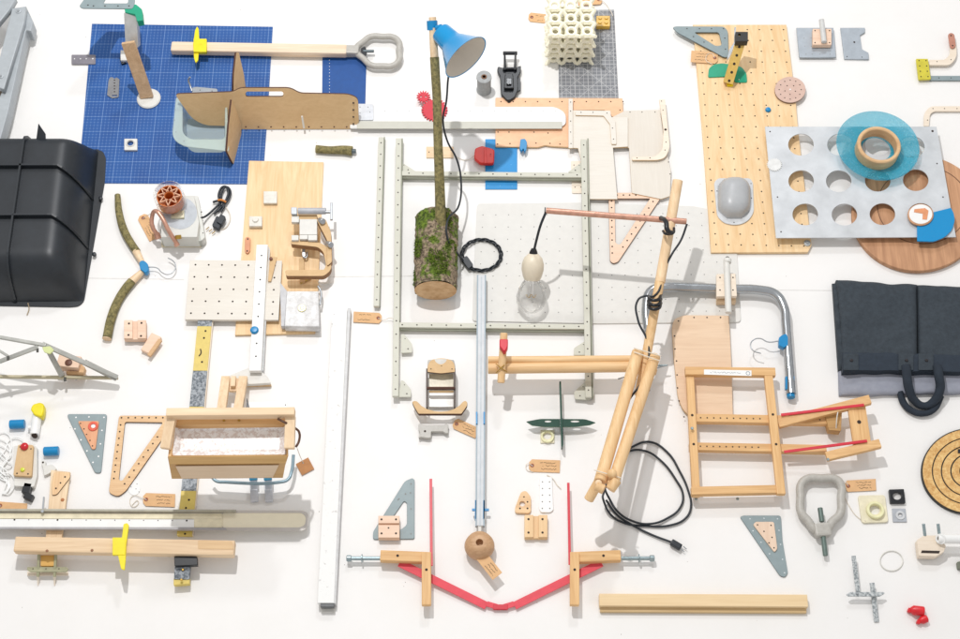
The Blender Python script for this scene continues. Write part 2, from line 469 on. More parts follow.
# ================================================================ top left
g = T('folding_stand', 'grey painted metal folding stand in the top left corner', 'stand')
plate('leg', [(12,8),(26,6),(24,22),(4,89),(-7,85),(-4,72)], 26, 8, GREYP, g, bev=.8)
plate('leg', rnd([(26,6),(33,21),(31,31),(26,30),(8,112),(0,140),(-20,140),(3,89),(24,24)],1), 8, 18, GREYP, g, bev=.8)
plate('leg', [(-14,-12),(4,-12),(16,-2),(9,10),(-14,38)], 30, 8, GREYP, g, bev=.8)
plate('brace', rnd([(-20,60),(-6,50),(12,58),(10,76),(-20,92)],2), 14, 8, OFFW, g)
plate('end_cap', rnd([(-6,88),(4,86),(8,80),(6,92),(1,97),(-6,95)],1), 10, 10, paint('dull_brown',(140,128,110)), g)
for bx, by in ((18.5,11),(1,76),(1,9.5)):
    b = lathe('bolt', P(bx,by,34), Z, [(3,0),(3,.8),(2,1.2),(0,1.2)], GREYP, g, 20)
    lathe('bolt_head', P(bx,by,35), Z, [(1.3,0),(1.3,1.2),(0,1.2)], STEEL, b, 6)

g = T('bracket_post', 'leaning wooden leg with aluminium sleeve, green clip and white foot on the blue mat', 'post')
lathe('foot', P(149,99,.8), Z, [(0,0),(12.5,0),(12.8,1.4),(11.6,2.4),(0,2.6)], OFFW, g, 28)
bar('leg', P(147,97,4), P(128,42,66), 14, 4, wood('knotty_leg',(190,150,108),(224,186,142),70,4,40), g, bev=.6, upv=Vector((0,-1,.7)))
bar('sleeve', P(133,46,44), P(131.5,12,72), 13.5, 11, paint('brushed_sleeve',(206,206,204),.35,.5), g, bev=.6)
plate('clip', rnd([(124,6),(136,4),(142,9),(143,20),(137,21),(135,14),(125,12)],1), 68, 9, GREEN, g)
bar('block', P(122,58,2), P(124,64,2), 5, 4, BLK, g)
plate('mounting_block', rect(120.5,50,127,60), 4, 4, OFFW, g)
plate('perforated_bracket', rnd([(79,6),(86,-4),(100,-18),(134,-18),(135,1),(133,8.5),(82,8)],3), 76, 1.6, SLATE, g,
      holes=[rnd([(103,3),(112,-12),(128,-12),(128,3)],2)], dots=[(88,5),(93.5,5.8),(105,5.8),(118,5.8),(129,5.8),(131,-1)], r=.8)
plate('drilled_plate', rnd(rect(71.5,54.5,95.5,64),1), 1, 1, paint('mauve_grey',(134,130,138),.45,.3), L('small mauve grey plate with four holes overlapping the left edge of the blue mat','plate'),
      dots=[(74.5,58.7,.7),(80.5,58.7,.7),(86.3,58.7,.7),(92.8,58.6,.8)], dotmat=WHITE, bev=.15)
plate('slotted_bracket', rnd([(110,77),(113,77),(114.5,79),(116,77),(119.5,79),(118.5,97),(112,98),(107,95),(108.5,80)],1), 1, 1, paint('mid_steel',(146,146,148),.4,.5),
      L('narrow steel bracket with a column of slots lying on the blue mat','bracket'), dots=[(114.5,80+i*2.9,.8) for i in range(5)], holes=[rect(112,94.6,117,95.9)], bev=.15)
bluemat = plate('cutting_mat', [(92,23.5),(272.8,26.5),(268,108),(262.5,184),(105,183),(78,182)], 0, .9, MATBLUE, L('large blue cutting mat with a pale printed grid','cutting mat'), bev=.1)
plate('cutting_mat', [(322.5,57),(366.5,57),(365.3,104),(322,104)], 0, .9, paint('mat_plain_blue',(10,76,148),.6,var=.06), L('small plain blue cutting mat below the wooden handle bar','cutting mat'),
      dots=[(329.5,60+i*3.2,.45) for i in range(12)], dotmat=WHITE, bev=.1)
g = T('square_nut', 'little white square block with a round hole on the blue mat', 'block')
plate('block', rnd(rect(124.2,138.5,137.2,149.8),.5), .9, 3, OFFW, g, holes=[(130.5,143.2,3.3,2.9)])
ring('collar', P(130.5,143.2,3.8), Z, 4.6, 3.3, 1, OFFW, g)

# D-handle bar
g = T('grip_handle', 'long pale wooden bar ending in a grey metal D grip at top left', 'handle')
bar('shaft', P(171.5,48,8), P(347,51,8), 12.5, 9, wood('ash_shaft',(220,190,158),(244,222,196),0,2.5,50), g, bev=2.2)
def dloop(cx, cy, pts, z): return [P(cx+x, cy+y, z) for x, y in pts]
GRIP = mat_speck('cast_metal', (172,168,160), (190,187,180), 120, .3, .7, .45, .08)
tube('grip_loop', [P(*q,7) for q in [(356,50),(364,41),(371,36.5),(383,36.5),(393,37),(399,42),(399,51),(399,60),(393,65.5),(383,66),(371,65),(364,59)]], 3.4, GRIP, g, cyclic=True)
bar('socket', P(345,50.5,8), P(359,51,8), 11, 8, GRIP, g, bev=2.5)
cyl('rod', P(363,51,7), P(374,51,7), 1.6, paint('dark_steel',(98,108,112),.4,.5), g)
plate('washer', rnd([(361,48),(365,46),(367,51),(365,56),(361,54)],1), 4, 4, BLK, g)
g = T('fin_clip', 'yellow plastic fin clipped on the wooden bar of the D grip handle', 'clip', 'yellow plastic fins on wooden bars')
plate('fin', rnd([(197,26),(198.5,28),(199.5,43),(198,60),(195.5,62.5),(194,58),(193,44),(195,30)],1), 12, 2.4, YEL, g)
plate('block', rect(193.5,38.5,206.5,51.5), 12, 5, YEL, g, dots=[(201,44,.7)], dotmat=paint('yellow_dim',(226,206,30)))

# organiser with translucent tub
g = T('plastic_tub', 'translucent greenish plastic tub hooked under the fibreboard organiser', 'tub')
o1 = rnd([(176,96),(227,98),(228,141),(229,146),(229,151),(183,146),(172,138)],[4,2,2,2,2,10,8])
plate('rim', o1, 24, 1.6, TUB, g, holes=[rnd([(182.5,99),(225,100),(225,139),(190,139),(182.5,133)],5)], dots=[(175,110,.5),(174.5,120,.5),(176,132,.5),(184,141,.5)], dotmat=HOLEG)
bm = bmesh.new()
top = rnd([(182.5,99),(225,100),(225,139),(190,139),(182.5,133)],5); cx, cy = 203, 121
A = [bm.verts.new(P(x,y,25)) for x, y in top]; B = [bm.verts.new(P(cx+(x-cx)*.88+2, cy+(y-cy)*.86+16, 1.2)) for x, y in top]
for i in range(len(A)): bm.faces.new((A[i], A[(i+1)%len(A)], B[(i+1)%len(A)], B[i]))
bm.faces.new(B)
bm2('basin', bm, TUB, g, True)
g = T('board_organiser', 'fibreboard organiser of two upright slotted boards with a long handle', 'organiser')
ptsP = rnd([(175,93),(233,91),(240,87.5),(290,87.5),(300,93),(349,94),(358,98),(359,124),(352,128.5),(242,128),(232,126)],[3,4,4,5,4,4,4,4,3,1,1])
def hz(y, y0=87.5, y1=128.5, h=60): return h*(y1-y)/(y1-y0)+2
def PL(x, y): return P(x, y, hz(y)*.75)
cut = [PL(x, y) for x, y in rnd(rect(245.5,91,283.5,96.3),2.6)]
sheet('long_board', [PL(x, y) for x, y in rnd([(175,93.5),(233,91.5),(240,87.5),(290,87.5),(300,93),(349,94),(358,98),(359,124),(352,129),(240,129),(240,126),(205,125),(192,118)],[4,4,4,5,4,5,4,5,4,1,1,8,12])], 2.2, mdf(0), g, holes=[cut], edge=BURN)
for (xa, ya, xb, yb, nm) in ((235,54,243,92,'cross_board'),):
    pass
def onplane(a, b, c, pts):
    n = (b-a).cross(c-a); o = CAM*S; out = []
    for x, y in pts:
        d = P(x, y, 0)-o; out.append(o+d*((a-o).dot(n)/d.dot(n)))
    return out
sheet('cross_board', onplane(P(236,53,50), P(233,88,36), P(245,88,6), rnd([(235.5,52),(238,52.5),(243,74),(245.5,92),(232.5,92),(233,74)],[1,1,2,0,0,1])), 2.0, mdf(90), g, edge=BURN)
sheet('cross_board', onplane(P(231,99,48), P(227,151,24), P(240,128,6), rnd([(231,99),(234,106),(240.5,125),(240,158),(236.5,168),(232,163),(226,151),(228,125)],[1,1,2,3,1,2,2,1])), 2.0, mdf(90), g, edge=BURN)
o = bar('pin', P(302,116,22), P(304,128,8), 2, 1.5, OFFW, g, .3)
bm = bmesh.new(); add_dots(bm, [], 0)
bm.free()
for i in range(9):
    p = P(246+i*12.6, 127, 5); q = cdir(0,0,1)
    lathe('peg_hole', p+q*.003, q, [(0.9,0),(.9,.25),(0,.25)], BURN, g, 8)
for yy in (103,110,117,124):
    p = PL(353.5, yy); lathe('peg_hole', p+cdir(0,0,1)*.003, cdir(0,0,1), [(1.0,0),(1.0,.25),(0,.25)], HOLE, g, 8)
g = T('hook_hinge', 'bent steel hinge hook behind the fibreboard organiser on the blue mat', 'hinge')
plate('leaf', rnd([(192,87.5),(196,86.5),(217,88.5),(218,93),(192,93)],1), 18, 2, STEEL, g, dots=[(200,90,.6),(212,91,.6)])
tube('hook', [P(192,91,20),P(190,85,22),P(188.5,80,26),P(190,77,30)], 1.0, STEEL, g)
# white rounded rail and the small plate
plate('steel_tab', rnd(rect(357,104,373.5,120),1.5), 6.2, 1, paint('tab_grey',(196,198,202),.4,.3), L('small light grey perforated tab at the right end of the fibreboard organiser','plate'), dots=[(360,107),(368,107),(360,113),(370,112)], r=.5)
plate('white_rail', rnd([(350,103.5),(372,103.5),(374,106.5),(556,106.5),(566,113),(566,124),(558,128),(350,128)],[1,1,1,8,5,3,3,1]), 4, 2, WHITE, L('long white perforated rail with a rounded right end','rail'),
      dots=[(385+i*12.2,111.3,.45) for i in range(15)], dotmat=HOLEG, bev=.5)
g = T('metal_strip', 'grey green metal strip along the lower edge of the white rail', 'strip')
plate('strip', [(357,121),(562,121.5),(562,128.5),(357,128.5)], 6.2, 1, paint('strip_grey',(196,194,182),.4,var=.02), g, bev=.2)
# branch offcut
g = T('branch_offcut', 'short piece of bark covered branch with a grey plug', 'branch')
tube('branch', [P(316,149,4),P(330,150,4.5),P(345,150,4.6),P(352,151,4.6)], [4.3,4,4.8,5.2], BARK, g)
cyl('plug', P(351,151,4.5), P(356,151,4.5), 2.4, paint('plug_grey',(96,108,112)), g)

# ================================================================ lamp on the log
g = T('log_lamp', 'blue shaded lamp on a bare branch rising from a mossy log', 'lamp')
la, lb = P(437,216,20), P(435.5,290,20)
d_ = (lb-la); nn = 30; bm = bmesh.new(); rings = []
for i in range(nn+1):
    c = la+d_*(i/nn); rg = []
    for k in range(48):
        a = 2*math.pi*k/48
        w = Vector((math.cos(a), 0, math.sin(a)))
        r = 21.5+1.6*noise.noise(Vector((w.x*2, i*.25, w.z*2)))+1.3*noise.noise(Vector((w.x*7, i*.7, w.z*7)))
        if i == 0: r *= .9
        rg.append(bm.verts.new(c+Vector((w.x*r*S, noise.noise(w*3)*1.5*S*(1 if i in (0,) else 0), w.z*r*.95*S))))
    rings.append(rg)
for A, B in zip(rings, rings[1:]):
    for k in range(48): bm.faces.new((A[k], A[(k+1)%48], B[(k+1)%48], B[k]))
bm.faces.new(rings[0])
log = bm2('log', bm, LOGM, g, True)
bm = bmesh.new(); c = bm.verts.new(lb+Vector((0,-.0015,0))); vs = [bm.verts.new(v) for v in [lb+d_.normalized()*.0015+Vector((math.cos(2*math.pi*k/48)*21*S, 0, math.sin(2*math.pi*k/48)*19.9*S)) for k in range(48)]]
for k in range(48): bm.faces.new((c, vs[k], vs[(k+1)%48]))
def mat_end():
    m, nt, b = new_mat('sawn_end'); n = nd(nt, 'ShaderNodeTexNoise', Scale=60.0, Detail=5.0); nt.links.new(objco(nt), n.inputs['Vector'])
    nt.links.new(ramp(nt, n.outputs['Fac'], srgb((198,156,110)), srgb((226,190,146))), b.inputs['Base Color']); b.inputs['Roughness'].default_value = .8; return m
bm2('sawn_end', bm, mat_end(), log)
# moss tufts
bm = bmesh.new()
for i in range(5200):
    t = random.random(); a = math.radians(random.uniform(25, 165)); c = la+d_*(.02+.96*t)
    w = Vector((math.cos(a), 0, math.sin(a)))
    nv = noise.noise(Vector((w.x*1.9+3, t*3.2, w.z*1.9)))+(.22 if .42 < t < .93 else -.3)
    if nv < .07: continue
    p = c+Vector((w.x*21.6*S, 0, w.z*20.6*S)); s_ = random.uniform(.8,1.9)*S
    e1 = Vector((random.gauss(0,1),random.gauss(0,1),random.gauss(0,1))).normalized()
    n_ = (w+e1*.7).normalized(); sd = n_.cross(e1).normalized()
    bm.faces.new([bm.verts.new(p-sd*s_*.5), bm.verts.new(p+sd*s_*.5), bm.verts.new(p+n_*s_*1.6)])
bm2('moss', bm, mat_speck('moss_green',(50,72,16),(128,150,48),90,.3,.7,.95), log)
HL = 150
tube('branch_pole', [P(441,228,34),P(439.5,180,62),P(438,140,86),P(437,100,108),P(435.5,75,122),P(434.5,57,132)], [5.6,4.9,4.5,4.4,4.5,4.6], BARK, g)
tube('bare_branch', [P(434.5,58,131.5),P(433.5,40,142),P(432.5,17,155)], [4.1,4.0,3.6], pine(90), g)
cl = tube('clamp', [P(432.5,30,146.5),P(432,20.5,152)], 5.4, BLUE, g, smooth=False)
cyl('hinge_bolt', P(436,28,153), P(442,26,156), 2.4, BLUE, cl)
ax = cdir(.64,.70,.32); base = P(440.5,31.5,150)
sh = lathe('lamp_shade', base, ax, [(0,-1),(8,-.8),(9.8,.3),(10.4,2),(11.6,14),(12,17),(14.4,20.5),(25.2,38.6),(25.8,39.2),(24.8,39.2),(14.3,22.5),(11,18),(9,4),(0,3)], BLUEL, g, 48)
lathe('inner_reflector', base, ax, [(24.5,38.9),(14.0,22.4),(10.8,18),(9,6),(0,5)], paint('reflector',(214,206,194),.6,var=.02), sh, 48)
ball('light_bulb', base+ax*(20*S), 7, BULB, sh)
tube('lamp_cable', [P(450,68,128),P(448,80,112),P(446.5,100,100),P(443,120,80),P(447,140,66),P(457,160,50),P(461,180,40),P(459,205,32),P(447,222,44),P(448,240,38),P(458,254,22),P(464,262,3)], 1.0, CABLE, g)
for ph in (0, 2.1, 4.2):
    pts = []
    for k in range(60):
        a = 2*math.pi*k/60; pts.append(P(481.5+(19.5+1.5*math.sin(a*5+ph))*math.cos(a), 255+(15.4+1.2*math.sin(a*5+ph))*math.sin(a), 3.2+1.3*math.cos(a*5+ph)))
    tube('lamp_cable', pts, .8, CABLE, g, cyclic=True)
pts = []
for k in range(0):
    a = 2*math.pi*k/40; pts.append(P(481.5+(19.5+1.6*math.sin(a*9))*math.cos(a), 255+(15.2+1.4*math.sin(a*9))*math.sin(a), 3.2+1.2*math.cos(a*9)))
plate('plug', rnd(obox(467.5,262,12,6.5,55),2), 2, 5, CABLE, g)

def gear(name, cx, cy, r, nt_, z, label, hole):
    pts = []
    for k in range(nt_*4):
        a = 2*math.pi*k/(nt_*4); rr = r if k % 4 in (0,1) else r-2.0
        pts.append((cx+rr*math.cos(a), cy+rr*.88*math.sin(a)))
    return plate(name, pts, z, 1.5, CRIM, L(label,'gear','red toothed gears'), holes=hole, bev=.1)
gear('toothed_gear', 434.5, 109.5, 13.2, 26, 6.6, 'larger red toothed gear behind the branch of the lamp', [(434.5,109.5,2)])
gear('toothed_gear', 423.5, 96.5, 7, 15, 6.7, 'smaller red toothed gear left of the lamp branch', [(421,96.5,.9,.8),(426,96.5,.9,.8)])
plate('wooden_tag', rect(426.3,146.5,453.5,157.5), .3, 1.2, pine(0), L('small blank wooden strip behind the lamp branch','wood strip'), bev=.2, dots=[(429,152,.7),(451,150,.7)])
g = T('thread_spool', 'grey thread spool standing beside the blue lamp shade', 'spool')
lathe('thread', P(484,90,0), Z, [(0,0),(8,0),(8.2,1.2),(7.4,2),(7.4,22),(8.2,23),(8,24.5),(3,24.5)], mat_speck('spool_thread',(150,152,152),(178,180,180),160,.3,.7,.7,.6), g)
ring('core', up(P(484,90,0),24), Z, 3, 1.7, 1.2, paint('core_brown',(120,80,50)), g, 20, .2)
g = T('phone_clamp', 'black plastic spring clamp with an open loop handle', 'clamp')
plate('body', rnd([(498,66),(504,68),(514,68),(521,65),(521,71),(518,77),(518,90),(515,97),(510,100),(507,100),(501,94),(500,76),(497,70)],1.5), 2, 5, BLK, g, bev=.8)
plate('jaw', rnd([(505,73),(513,73),(514,88),(504,88)],1.5), 7, 4, BLK, g, bev=.8)
plate('slide', rect(506.5,78,511.5,84), 11, 2, paint('black_gloss',(18,20,24),.2), g)
plate('wing', rnd([(517,76),(520.5,78),(520.5,90),(517,91)],.8), 3, 3, BLK, g)
tube('loop_handle', [P(505,70,9),P(504.7,53,12),P(515.5,53,12),P(515,70,9)], 1.5, BLK, g, smooth=False)
cyl('crossbar', P(503,53,12), P(517.3,53,12), 2.1, BLK, g); cyl('pin', P(503,68.5,9), P(517,68.5,9), 1.6, BLK, g)
ball('knob', P(509,101.5,3), 2.2, BLK, g)

# ================================================================ top middle
g = T('cutting_mat', 'grey cutting mat with white diagonal grid print', 'cutting mat')
plate('mat', [(558,10),(614,9.5),(618.5,98),(559,98)], 0, .9, MATGREY, g, bev=.1)
LAT = paint('lattice_cream', (250,245,222), .5, var=.01)
g = T('lattice_cube', 'pale yellow open lattice cube of rings standing on the grey mat', 'lattice')
bmA = bmesh.new()
def torus(bm, c, axis, R, r, n=16, m=6):
    x, y, d = basis(axis); rg = []
    for i in range(n):
        a = 2*math.pi*i/n; dirv = x*math.cos(a)+y*math.sin(a)
        rg.append([bm.verts.new(c+dirv*((R+r*math.cos(2*math.pi*k/m))*S)+d*(r*S*math.sin(2*math.pi*k/m))) for k in range(m)])
    for i in range(n):
        for k in range(m): bm.faces.new((rg[i][k], rg[(i+1)%n][k], rg[(i+1)%n][(k+1)%m], rg[i][(k+1)%m]))
def strut(bm, a, b, r0, r1, n=6):
    x, y, d = basis(b-a)
    A = [bm.verts.new(a+(x*math.cos(2*math.pi*k/n)+y*math.sin(2*math.pi*k/n))*r0*S) for k in range(n)]
    B = [bm.verts.new(b+(x*math.cos(2*math.pi*k/n)+y*math.sin(2*math.pi*k/n))*r1*S) for k in range(n)]
    for k in range(n): bm.faces.new((A[k], A[(k+1)%n], B[(k+1)%n], B[k]))
    bm.faces.new(A); bm.faces.new(B)
O = P(549,62,0); st = 17.0; NX, NY, NZ = 3, 3, 3
for i in range(NX):
    for j in range(NY):
        for k in range(NZ):
            c = O+Vector(((i*st+5)*S, (j*st+5)*S, (k*st+8)*S))
            torus(bmA, c+Z*(5.5*S), Z, 4.9, 2.1); torus(bmA, c-Vector((0,5.5*S,0)), Vector((0,1,0)), 4.7, 2.0)
            torus(bmA, c+Vector((5.5*S,0,0)), Vector((1,0,0)), 4.0, 1.5); torus(bmA, c-Vector((5.5*S,0,0)), Vector((1,0,0)), 4.0, 1.5)
            for sx in (-1,1):
                for sy in (-1,1):
                    for sz in (-1,1):
                        e = Vector((sx*st/2*S, sy*st/2*S, sz*st/2*S))
                        strut(bmA, c+e*.5, c+e*1.02, 2.6, 2.0)
bm2('lattice', bmA, LAT, g, True)
paper_tag(537,17.5,17,9,6,'plain kraft tag poking out left of the cream lattice cube', z=.5, rows=2)
paper_tag(590,0,24,9,-3,'kraft tag with a red eyelet at the top edge above the grey mat', z=2, flip=True, rows=2, string=[(604,2,3),(610,10,2),(613,16,6)])
g = T('toy_brick', 'yellow four stud toy brick on the corner of the grey mat', 'toy brick')
BR = paint('brick_yellow', (222,178,74), .35)
plate('brick', rnd(rect(596.5,15.5,610,26),.6), .9, 6, BR, g)
for q in grid([(600,17.8),(606.2,17.8),(606.2,22.2),(600,22.2)],2,2): lathe('stud', P(*q,6.9), Z, [(2.1,0),(2.1,1.3),(0,1.3)], BR, g, 14)
BD = [(501+i*12.2,101.5) for i in range(11)]+[(498,132),(509,132)]+[(534,132),(548,133),(560,144),(497.5,144),(510,143.5),(536,143),(550,143.3),(620,110)]
plate('perforated_board', rnd([(495.5,97.5),(622.5,98),(623.5,116.5),(612,116.5),(605,110),(572,110),(570,147),(552,146),(545,145),(538,147),(495.5,146.5)],1), .9, 2.5, orange(0),
      L('orange tan perforated board under the rounded end of the white rail','board'), dots=BD, r=.75, edge=mdf(0))
plate('grey_board', [(571,99),(573,110),(607,110.5),(612,117),(628,117),(628,146.5),(613,147.5),(617.5,199),(589,199),(583,168),(578,148),(569.5,147.5),(569.5,99)], 5.4, 1.6, greyboard(0), L('grey board with stepped outline beside the orange tan board','board'), edge=mdf(0))
plate('grey_board', rnd([(625,110.5),(660,109.5),(662,125),(664,140),(671,170),(670,196),(661,199),(632,193),(629,147.5),(613,147.5),(612,117)],1), 3.6, 1.6, greyboard(90), L('larger grey board right of the stepped grey board','board'), edge=mdf(0), dots=[(630,112),(642,112),(655,112),(668.5,162),(670,174)], r=.6)
W_ = greyboard(0)
plate('edge_strip', rect(568.5,98.5,572.8,148), 7.2, 1.5, W_, L('narrow upright perforated strip where the orange tan board ends','strip','perforated edge strips on the boards'), dots=[(570.6,102),(570.6,111),(570.6,121),(570.6,132),(571,143.5)], r=.6, edge=mdf(0), bev=.2)
plate('edge_strip', rnd([(575.5,110.5),(610.5,110.5),(611,116),(615.5,121),(616.5,144),(611.5,144),(610,124),(603.5,115.6),(575.5,115)],1), 7.2, 1.5, W_, L('corner shaped perforated strip bending down across the grey boards','strip','perforated edge strips on the boards'), dots=[(581,112.3),(593,112.3),(607,113),(612.5,128),(613.5,139)], r=.6, edge=mdf(0), bev=.2)
plate('edge_strip', rnd([(659,99),(665,99),(670,148),(665,158),(657,160),(632,160),(632,156.5),(655,156.5),(662.5,150),(663.5,130)],[1,1,8,6,3,1,1,3,6,1]), 7.2, 1.5, cream(0), L('cream curved perforated strip like a hockey stick at the right of the grey boards','strip','perforated edge strips on the boards'), dots=[(661.5,101),(663,110),(665.5,129.5,1.4),(666,142),(665,150),(650,157.8),(637,157.8)], r=.6, edge=mdf(0), bev=.2)
g = T('pegboard_tab', 'small cream perforated tab behind the upper right corner of the metal frame', 'board')
plate('tab', rnd([(571,161),(583,161),(583,193),(572,193)],1), .2, 1, cream(0), g, dots=[(574,165),(575,187),(581,187)], r=.6, bev=.1)
plate('plastic_sheet', rect(485.3,139,517.2,189), .1, 1, paint('sky_blue_sheet',(20,140,206),.5,var=.03), L('bright blue plastic sheet crossed by the metal frame','sheet'), dots=[(q[0],q[1],.4) for q in grid([(488,143),(510,143),(512,186),(488,186)],3,5)], dotmat=paint('pale_blue',(110,180,220)), bev=.1)
g = T('red_clip', 'small red plastic clip over the bright blue sheet', 'clip')
plate('body', rnd([(475,148),(482,145.5),(493,148.5),(494.5,150),(494,163),(489,163.5),(480,163),(474,158)],2), 2, 5, REDP, g, bev=1)
plate('flap', rnd([(484,148),(486,147),(487,163),(484,163)],.5), 7, 1.5, REDP, g, dots=[(490.5,154,.6)])
tube('string', [P(475,155,3),P(467,160,1),P(459,158,1),P(455,156,1)], .35, STRING, g, res=2)
g = T('blue_clip', 'tiny blue plastic clip at the lower edge of the orange tan board', 'clip')
plate('clip', rnd([(520.5,139),(525,138.5),(527,142),(526.5,149),(524.5,152),(523.5,148),(521.5,151),(519.5,148)],1), 4, 5, BLUE, g)

# right of the top
g = T('peg_board', 'tall plywood pegboard sheet in the upper right', 'pegboard')
plate('board', [(693,24.5),(786.5,24.5),(796,103),(798,128),(811.5,245),(808,252),(711,252.5),(704,151)], 0, 4, ply(90), g, dots=grid([(698.5,31),(783.5,29),(806.5,238),(716,244.5)],8,21)and [q for q in grid([(699,29.5),(783.5,29.5),(804,246),(716,244.5)],8,21)], r=.8, bev=.3)
lathe('foot_knob', P(807,243.5,4), Z, [(3.4,0),(3.4,1.5),(1.6,2.2),(1.6,2.8),(0,2.8)], SLATM, g, 16)
g = T('bracket_triangle', 'grey metal triangle with a window cut out at the pegboard top left corner', 'triangle')
plate('plate', rnd([(672.5,27),(676,26),(724,26.3),(728,31),(728.5,57),(724,57),(677,32)],2.4), 5.5, 1.8, SLATE, g, holes=[rnd([(694,32),(719,32),(722,45),(716,46)],2.5)], dots=[(687,28.5),(699.5,28.5),(711.5,28.5),(723.5,28.5),(724.8,38),(725.5,49),(704,42),(693.5,36.5)], r=.7, edge=paint('slate_edge',(108,122,128)))
paper_tag(704.5,57,27,11.5,4,'kraft tag with looped string on the left edge of the pegboard', z=5, flip=True, string=[(711,53,6),(706,60,6),(712,64,6)])
plate('half_disc', rnd([(708,77),(709,68),(714,64),(722,63),(734,64.5),(742,67),(746.5,73),(747.3,82),(735,82),(732,76)],2), 4, 1.5, GREEN, L('green plastic half disc on the pegboard behind the yellow post','disc'), dots=[(739,79.5,.6)], dotmat=WHITE)
g = T('slotted_post', 'yellow perforated square post leaning up off the pegboard', 'post')
YW = wood('ochre_wood',(206,164,66),(232,192,96),70,6,30)
bar('post', P(728,83,7), P(742,36,40), 10, 9, YW, g, .5, dots=[((.06+.9*i/5),1.5) for i in range(6)], upv=Vector((0,-.5,1)))
ringp = P(742,34,41)
plate('end_frame', rnd(rect(735.5,31.5,748,41),.4), 38, 8, paint('end_black',(44,42,40),.5), g, holes=[(739.5,34.5,1.3)])
plate('bracket', [(734.5,27),(736,27),(736,44),(730,56),(727,60),(729,50),(734,42)], 20, 1.2, STEEL, g, bev=.1)
bar('foot_block', P(727,84.5,5), P(733,84.5,5), 4, 3, YEL, g)
g = T('drilled_disc', 'round pinkish disc with two circles of holes on the pegboard edge', 'disc')
cx, cy = 790.2, 89.5
plate('disc', disc(cx,cy,15.5,13), 4.5, 2.2, ROSE, g, dots=[(cx+11*math.cos(math.radians(a)), cy+9.5*math.sin(math.radians(a))) for a in range(0,360,30)]+[(cx+5.5*math.cos(math.radians(a)), cy+4.8*math.sin(math.radians(a))) for a in range(20,380,72)], r=.65, edge=paint('rose_edge',(136,110,98)))
lathe('centre_pin', P(cx,cy,6.7), Z, [(1,0),(.8,.6),(0,.7)], WHITE, g, 10)
lathe('push_pin', P(768,110,4), Z, [(3,0),(3.1,1),(2.4,2.2),(0,2.6)], BLUE, L('round blue button on the pegboard','button'), 20)
g = T('dome_cap', 'grey rounded plastic dome fixed to the pegboard', 'dome')
plate('flange', rnd([(714,182),(718,178),(750,178),(753,182),(754,212),(749,220),(742,224),(734,225),(724,223),(717,216)],4), 4, 1.5, paint('dome_flange',(206,208,210),.4), g, dots=[(751,183.5,.6),(751.5,198,.6),(717,191,.6),(734,222.5,.6)])
bm = bmesh.new(); n1, n2 = 22, 26; vs = []
for j in range(n2+1):
    rw = []
    for i in range(n1+1):
        u, v = -1+2*i/n1, -1+2*j/n2
        hh = max(0, 1-abs(u)**2.6-max(0, abs(v) if v < 0 else abs(v))**3.4)**.5
        q = P(734+u*16.5*(1-.22*max(0,v)**3), 203+v*20-4, 5.2); rw.append(bm.verts.new(q+Z*(hh*15*S)))
    vs.append(rw)
for j in range(n2):
    for i in range(n1): 
        if max(vs[j+a][i+b].co.z for a in (0,1) for b in (0,1)) > 5.6*S: bm.faces.new((vs[j][i],vs[j][i+1],vs[j+1][i+1],vs[j+1][i]))
bm2('dome', bm, paint('dome_grey',(176,178,180),.35,var=.03), g, True)

g = T('clamp_plate', 'grey metal plate carrying a pink block and a short white tube', 'plate')
plate('base_plate', [(796.5,27.5),(833.5,27.5),(836,57),(799.5,57)], 2, 2.5, paint('plate_bluegrey',(172,180,188),.4,.3,var=.06), g, dots=[(q[0],q[1],.45) for q in grid([(804,38),(811,38),(812,54),(806,54)],2,3)]+[(820,54,.5),(830,54,.5)], dotmat=HOLEG)
plate('block', rnd(rect(812.8,28.5,831.5,44.5),.5), 5, 6, PINK, g, dots=[(815,30.5),(829.5,30.5),(815,42.5),(829.5,42.5)], r=.8)
tube('tube', [P(824,42,14),P(821.5,20,16)], 3.0, paint('tube_grey',(206,206,204),.4), g, smooth=False)
plate('bracket_plate', [(840.5,27.5),(865,27.5),(865,32),(860,35),(862,49),(868.5,52.5),(869,59),(844.5,58.5)], 0, 2.5, paint('plate_bluegrey',(172,180,188)), L('grey metal plate with a bite cut out of its right side','plate'), dots=[(854.3,42,1.1),(847,56.5,.6),(862,57,.6)])
HY = paint('olive_yellow', (208,196,58), .5)
g = T('jointed_arm', 'cream angled arm hinged to a yellow drilled plate at the right edge', 'arm')
plate('hinge_plate', rnd([(916,58.5),(928,58.5),(931,79),(918.5,79.5)],1), 3, 2, HY, g, dots=grid([(919,60.5),(926,60.5),(928,76.5),(921,76.5)],2,4), r=.75)
plate('arm', rnd([(929,59.5),(944,59.5),(950,55),(950.5,45),(956.5,45),(957,57),(950,65),(929.5,65)],[1,1,4,1,1,6,4,1]), 3, 2, cream(0), g, dots=[(937,61.5),(951,59.5)], r=.6)
plate('slotted_link', rnd([(948,34),(951,32.3),(954.5,34),(956,46),(953,48.5),(950,47)],2), 5.2, 1.6, paint('rose_brown',(190,132,112)), g, dots=[(951,35.5,.9),(952.6,45.5,.9)])
plate('metal_strip', rect(929.5,75.6,985,80), 1, 1.6, SLATE, L('thin grey metal strip right of the yellow hinge plate','strip'), dots=[(939,77.8),(951,77.8)], r=.6, bev=.2)
plate('cream_strip', rnd([(924,126),(924,113),(930,106),(990,106),(990,111),(934,111),(930,114),(929,126)],[1,6,6,1,1,3,3,1]), 1, 2, cream(0), L('cream perforated strip with a rounded bend above the metal sheet','strip'), dots=[(933,108.5),(944.5,108.5),(957,108.5),(927.5,120)], r=.6, bev=.2)

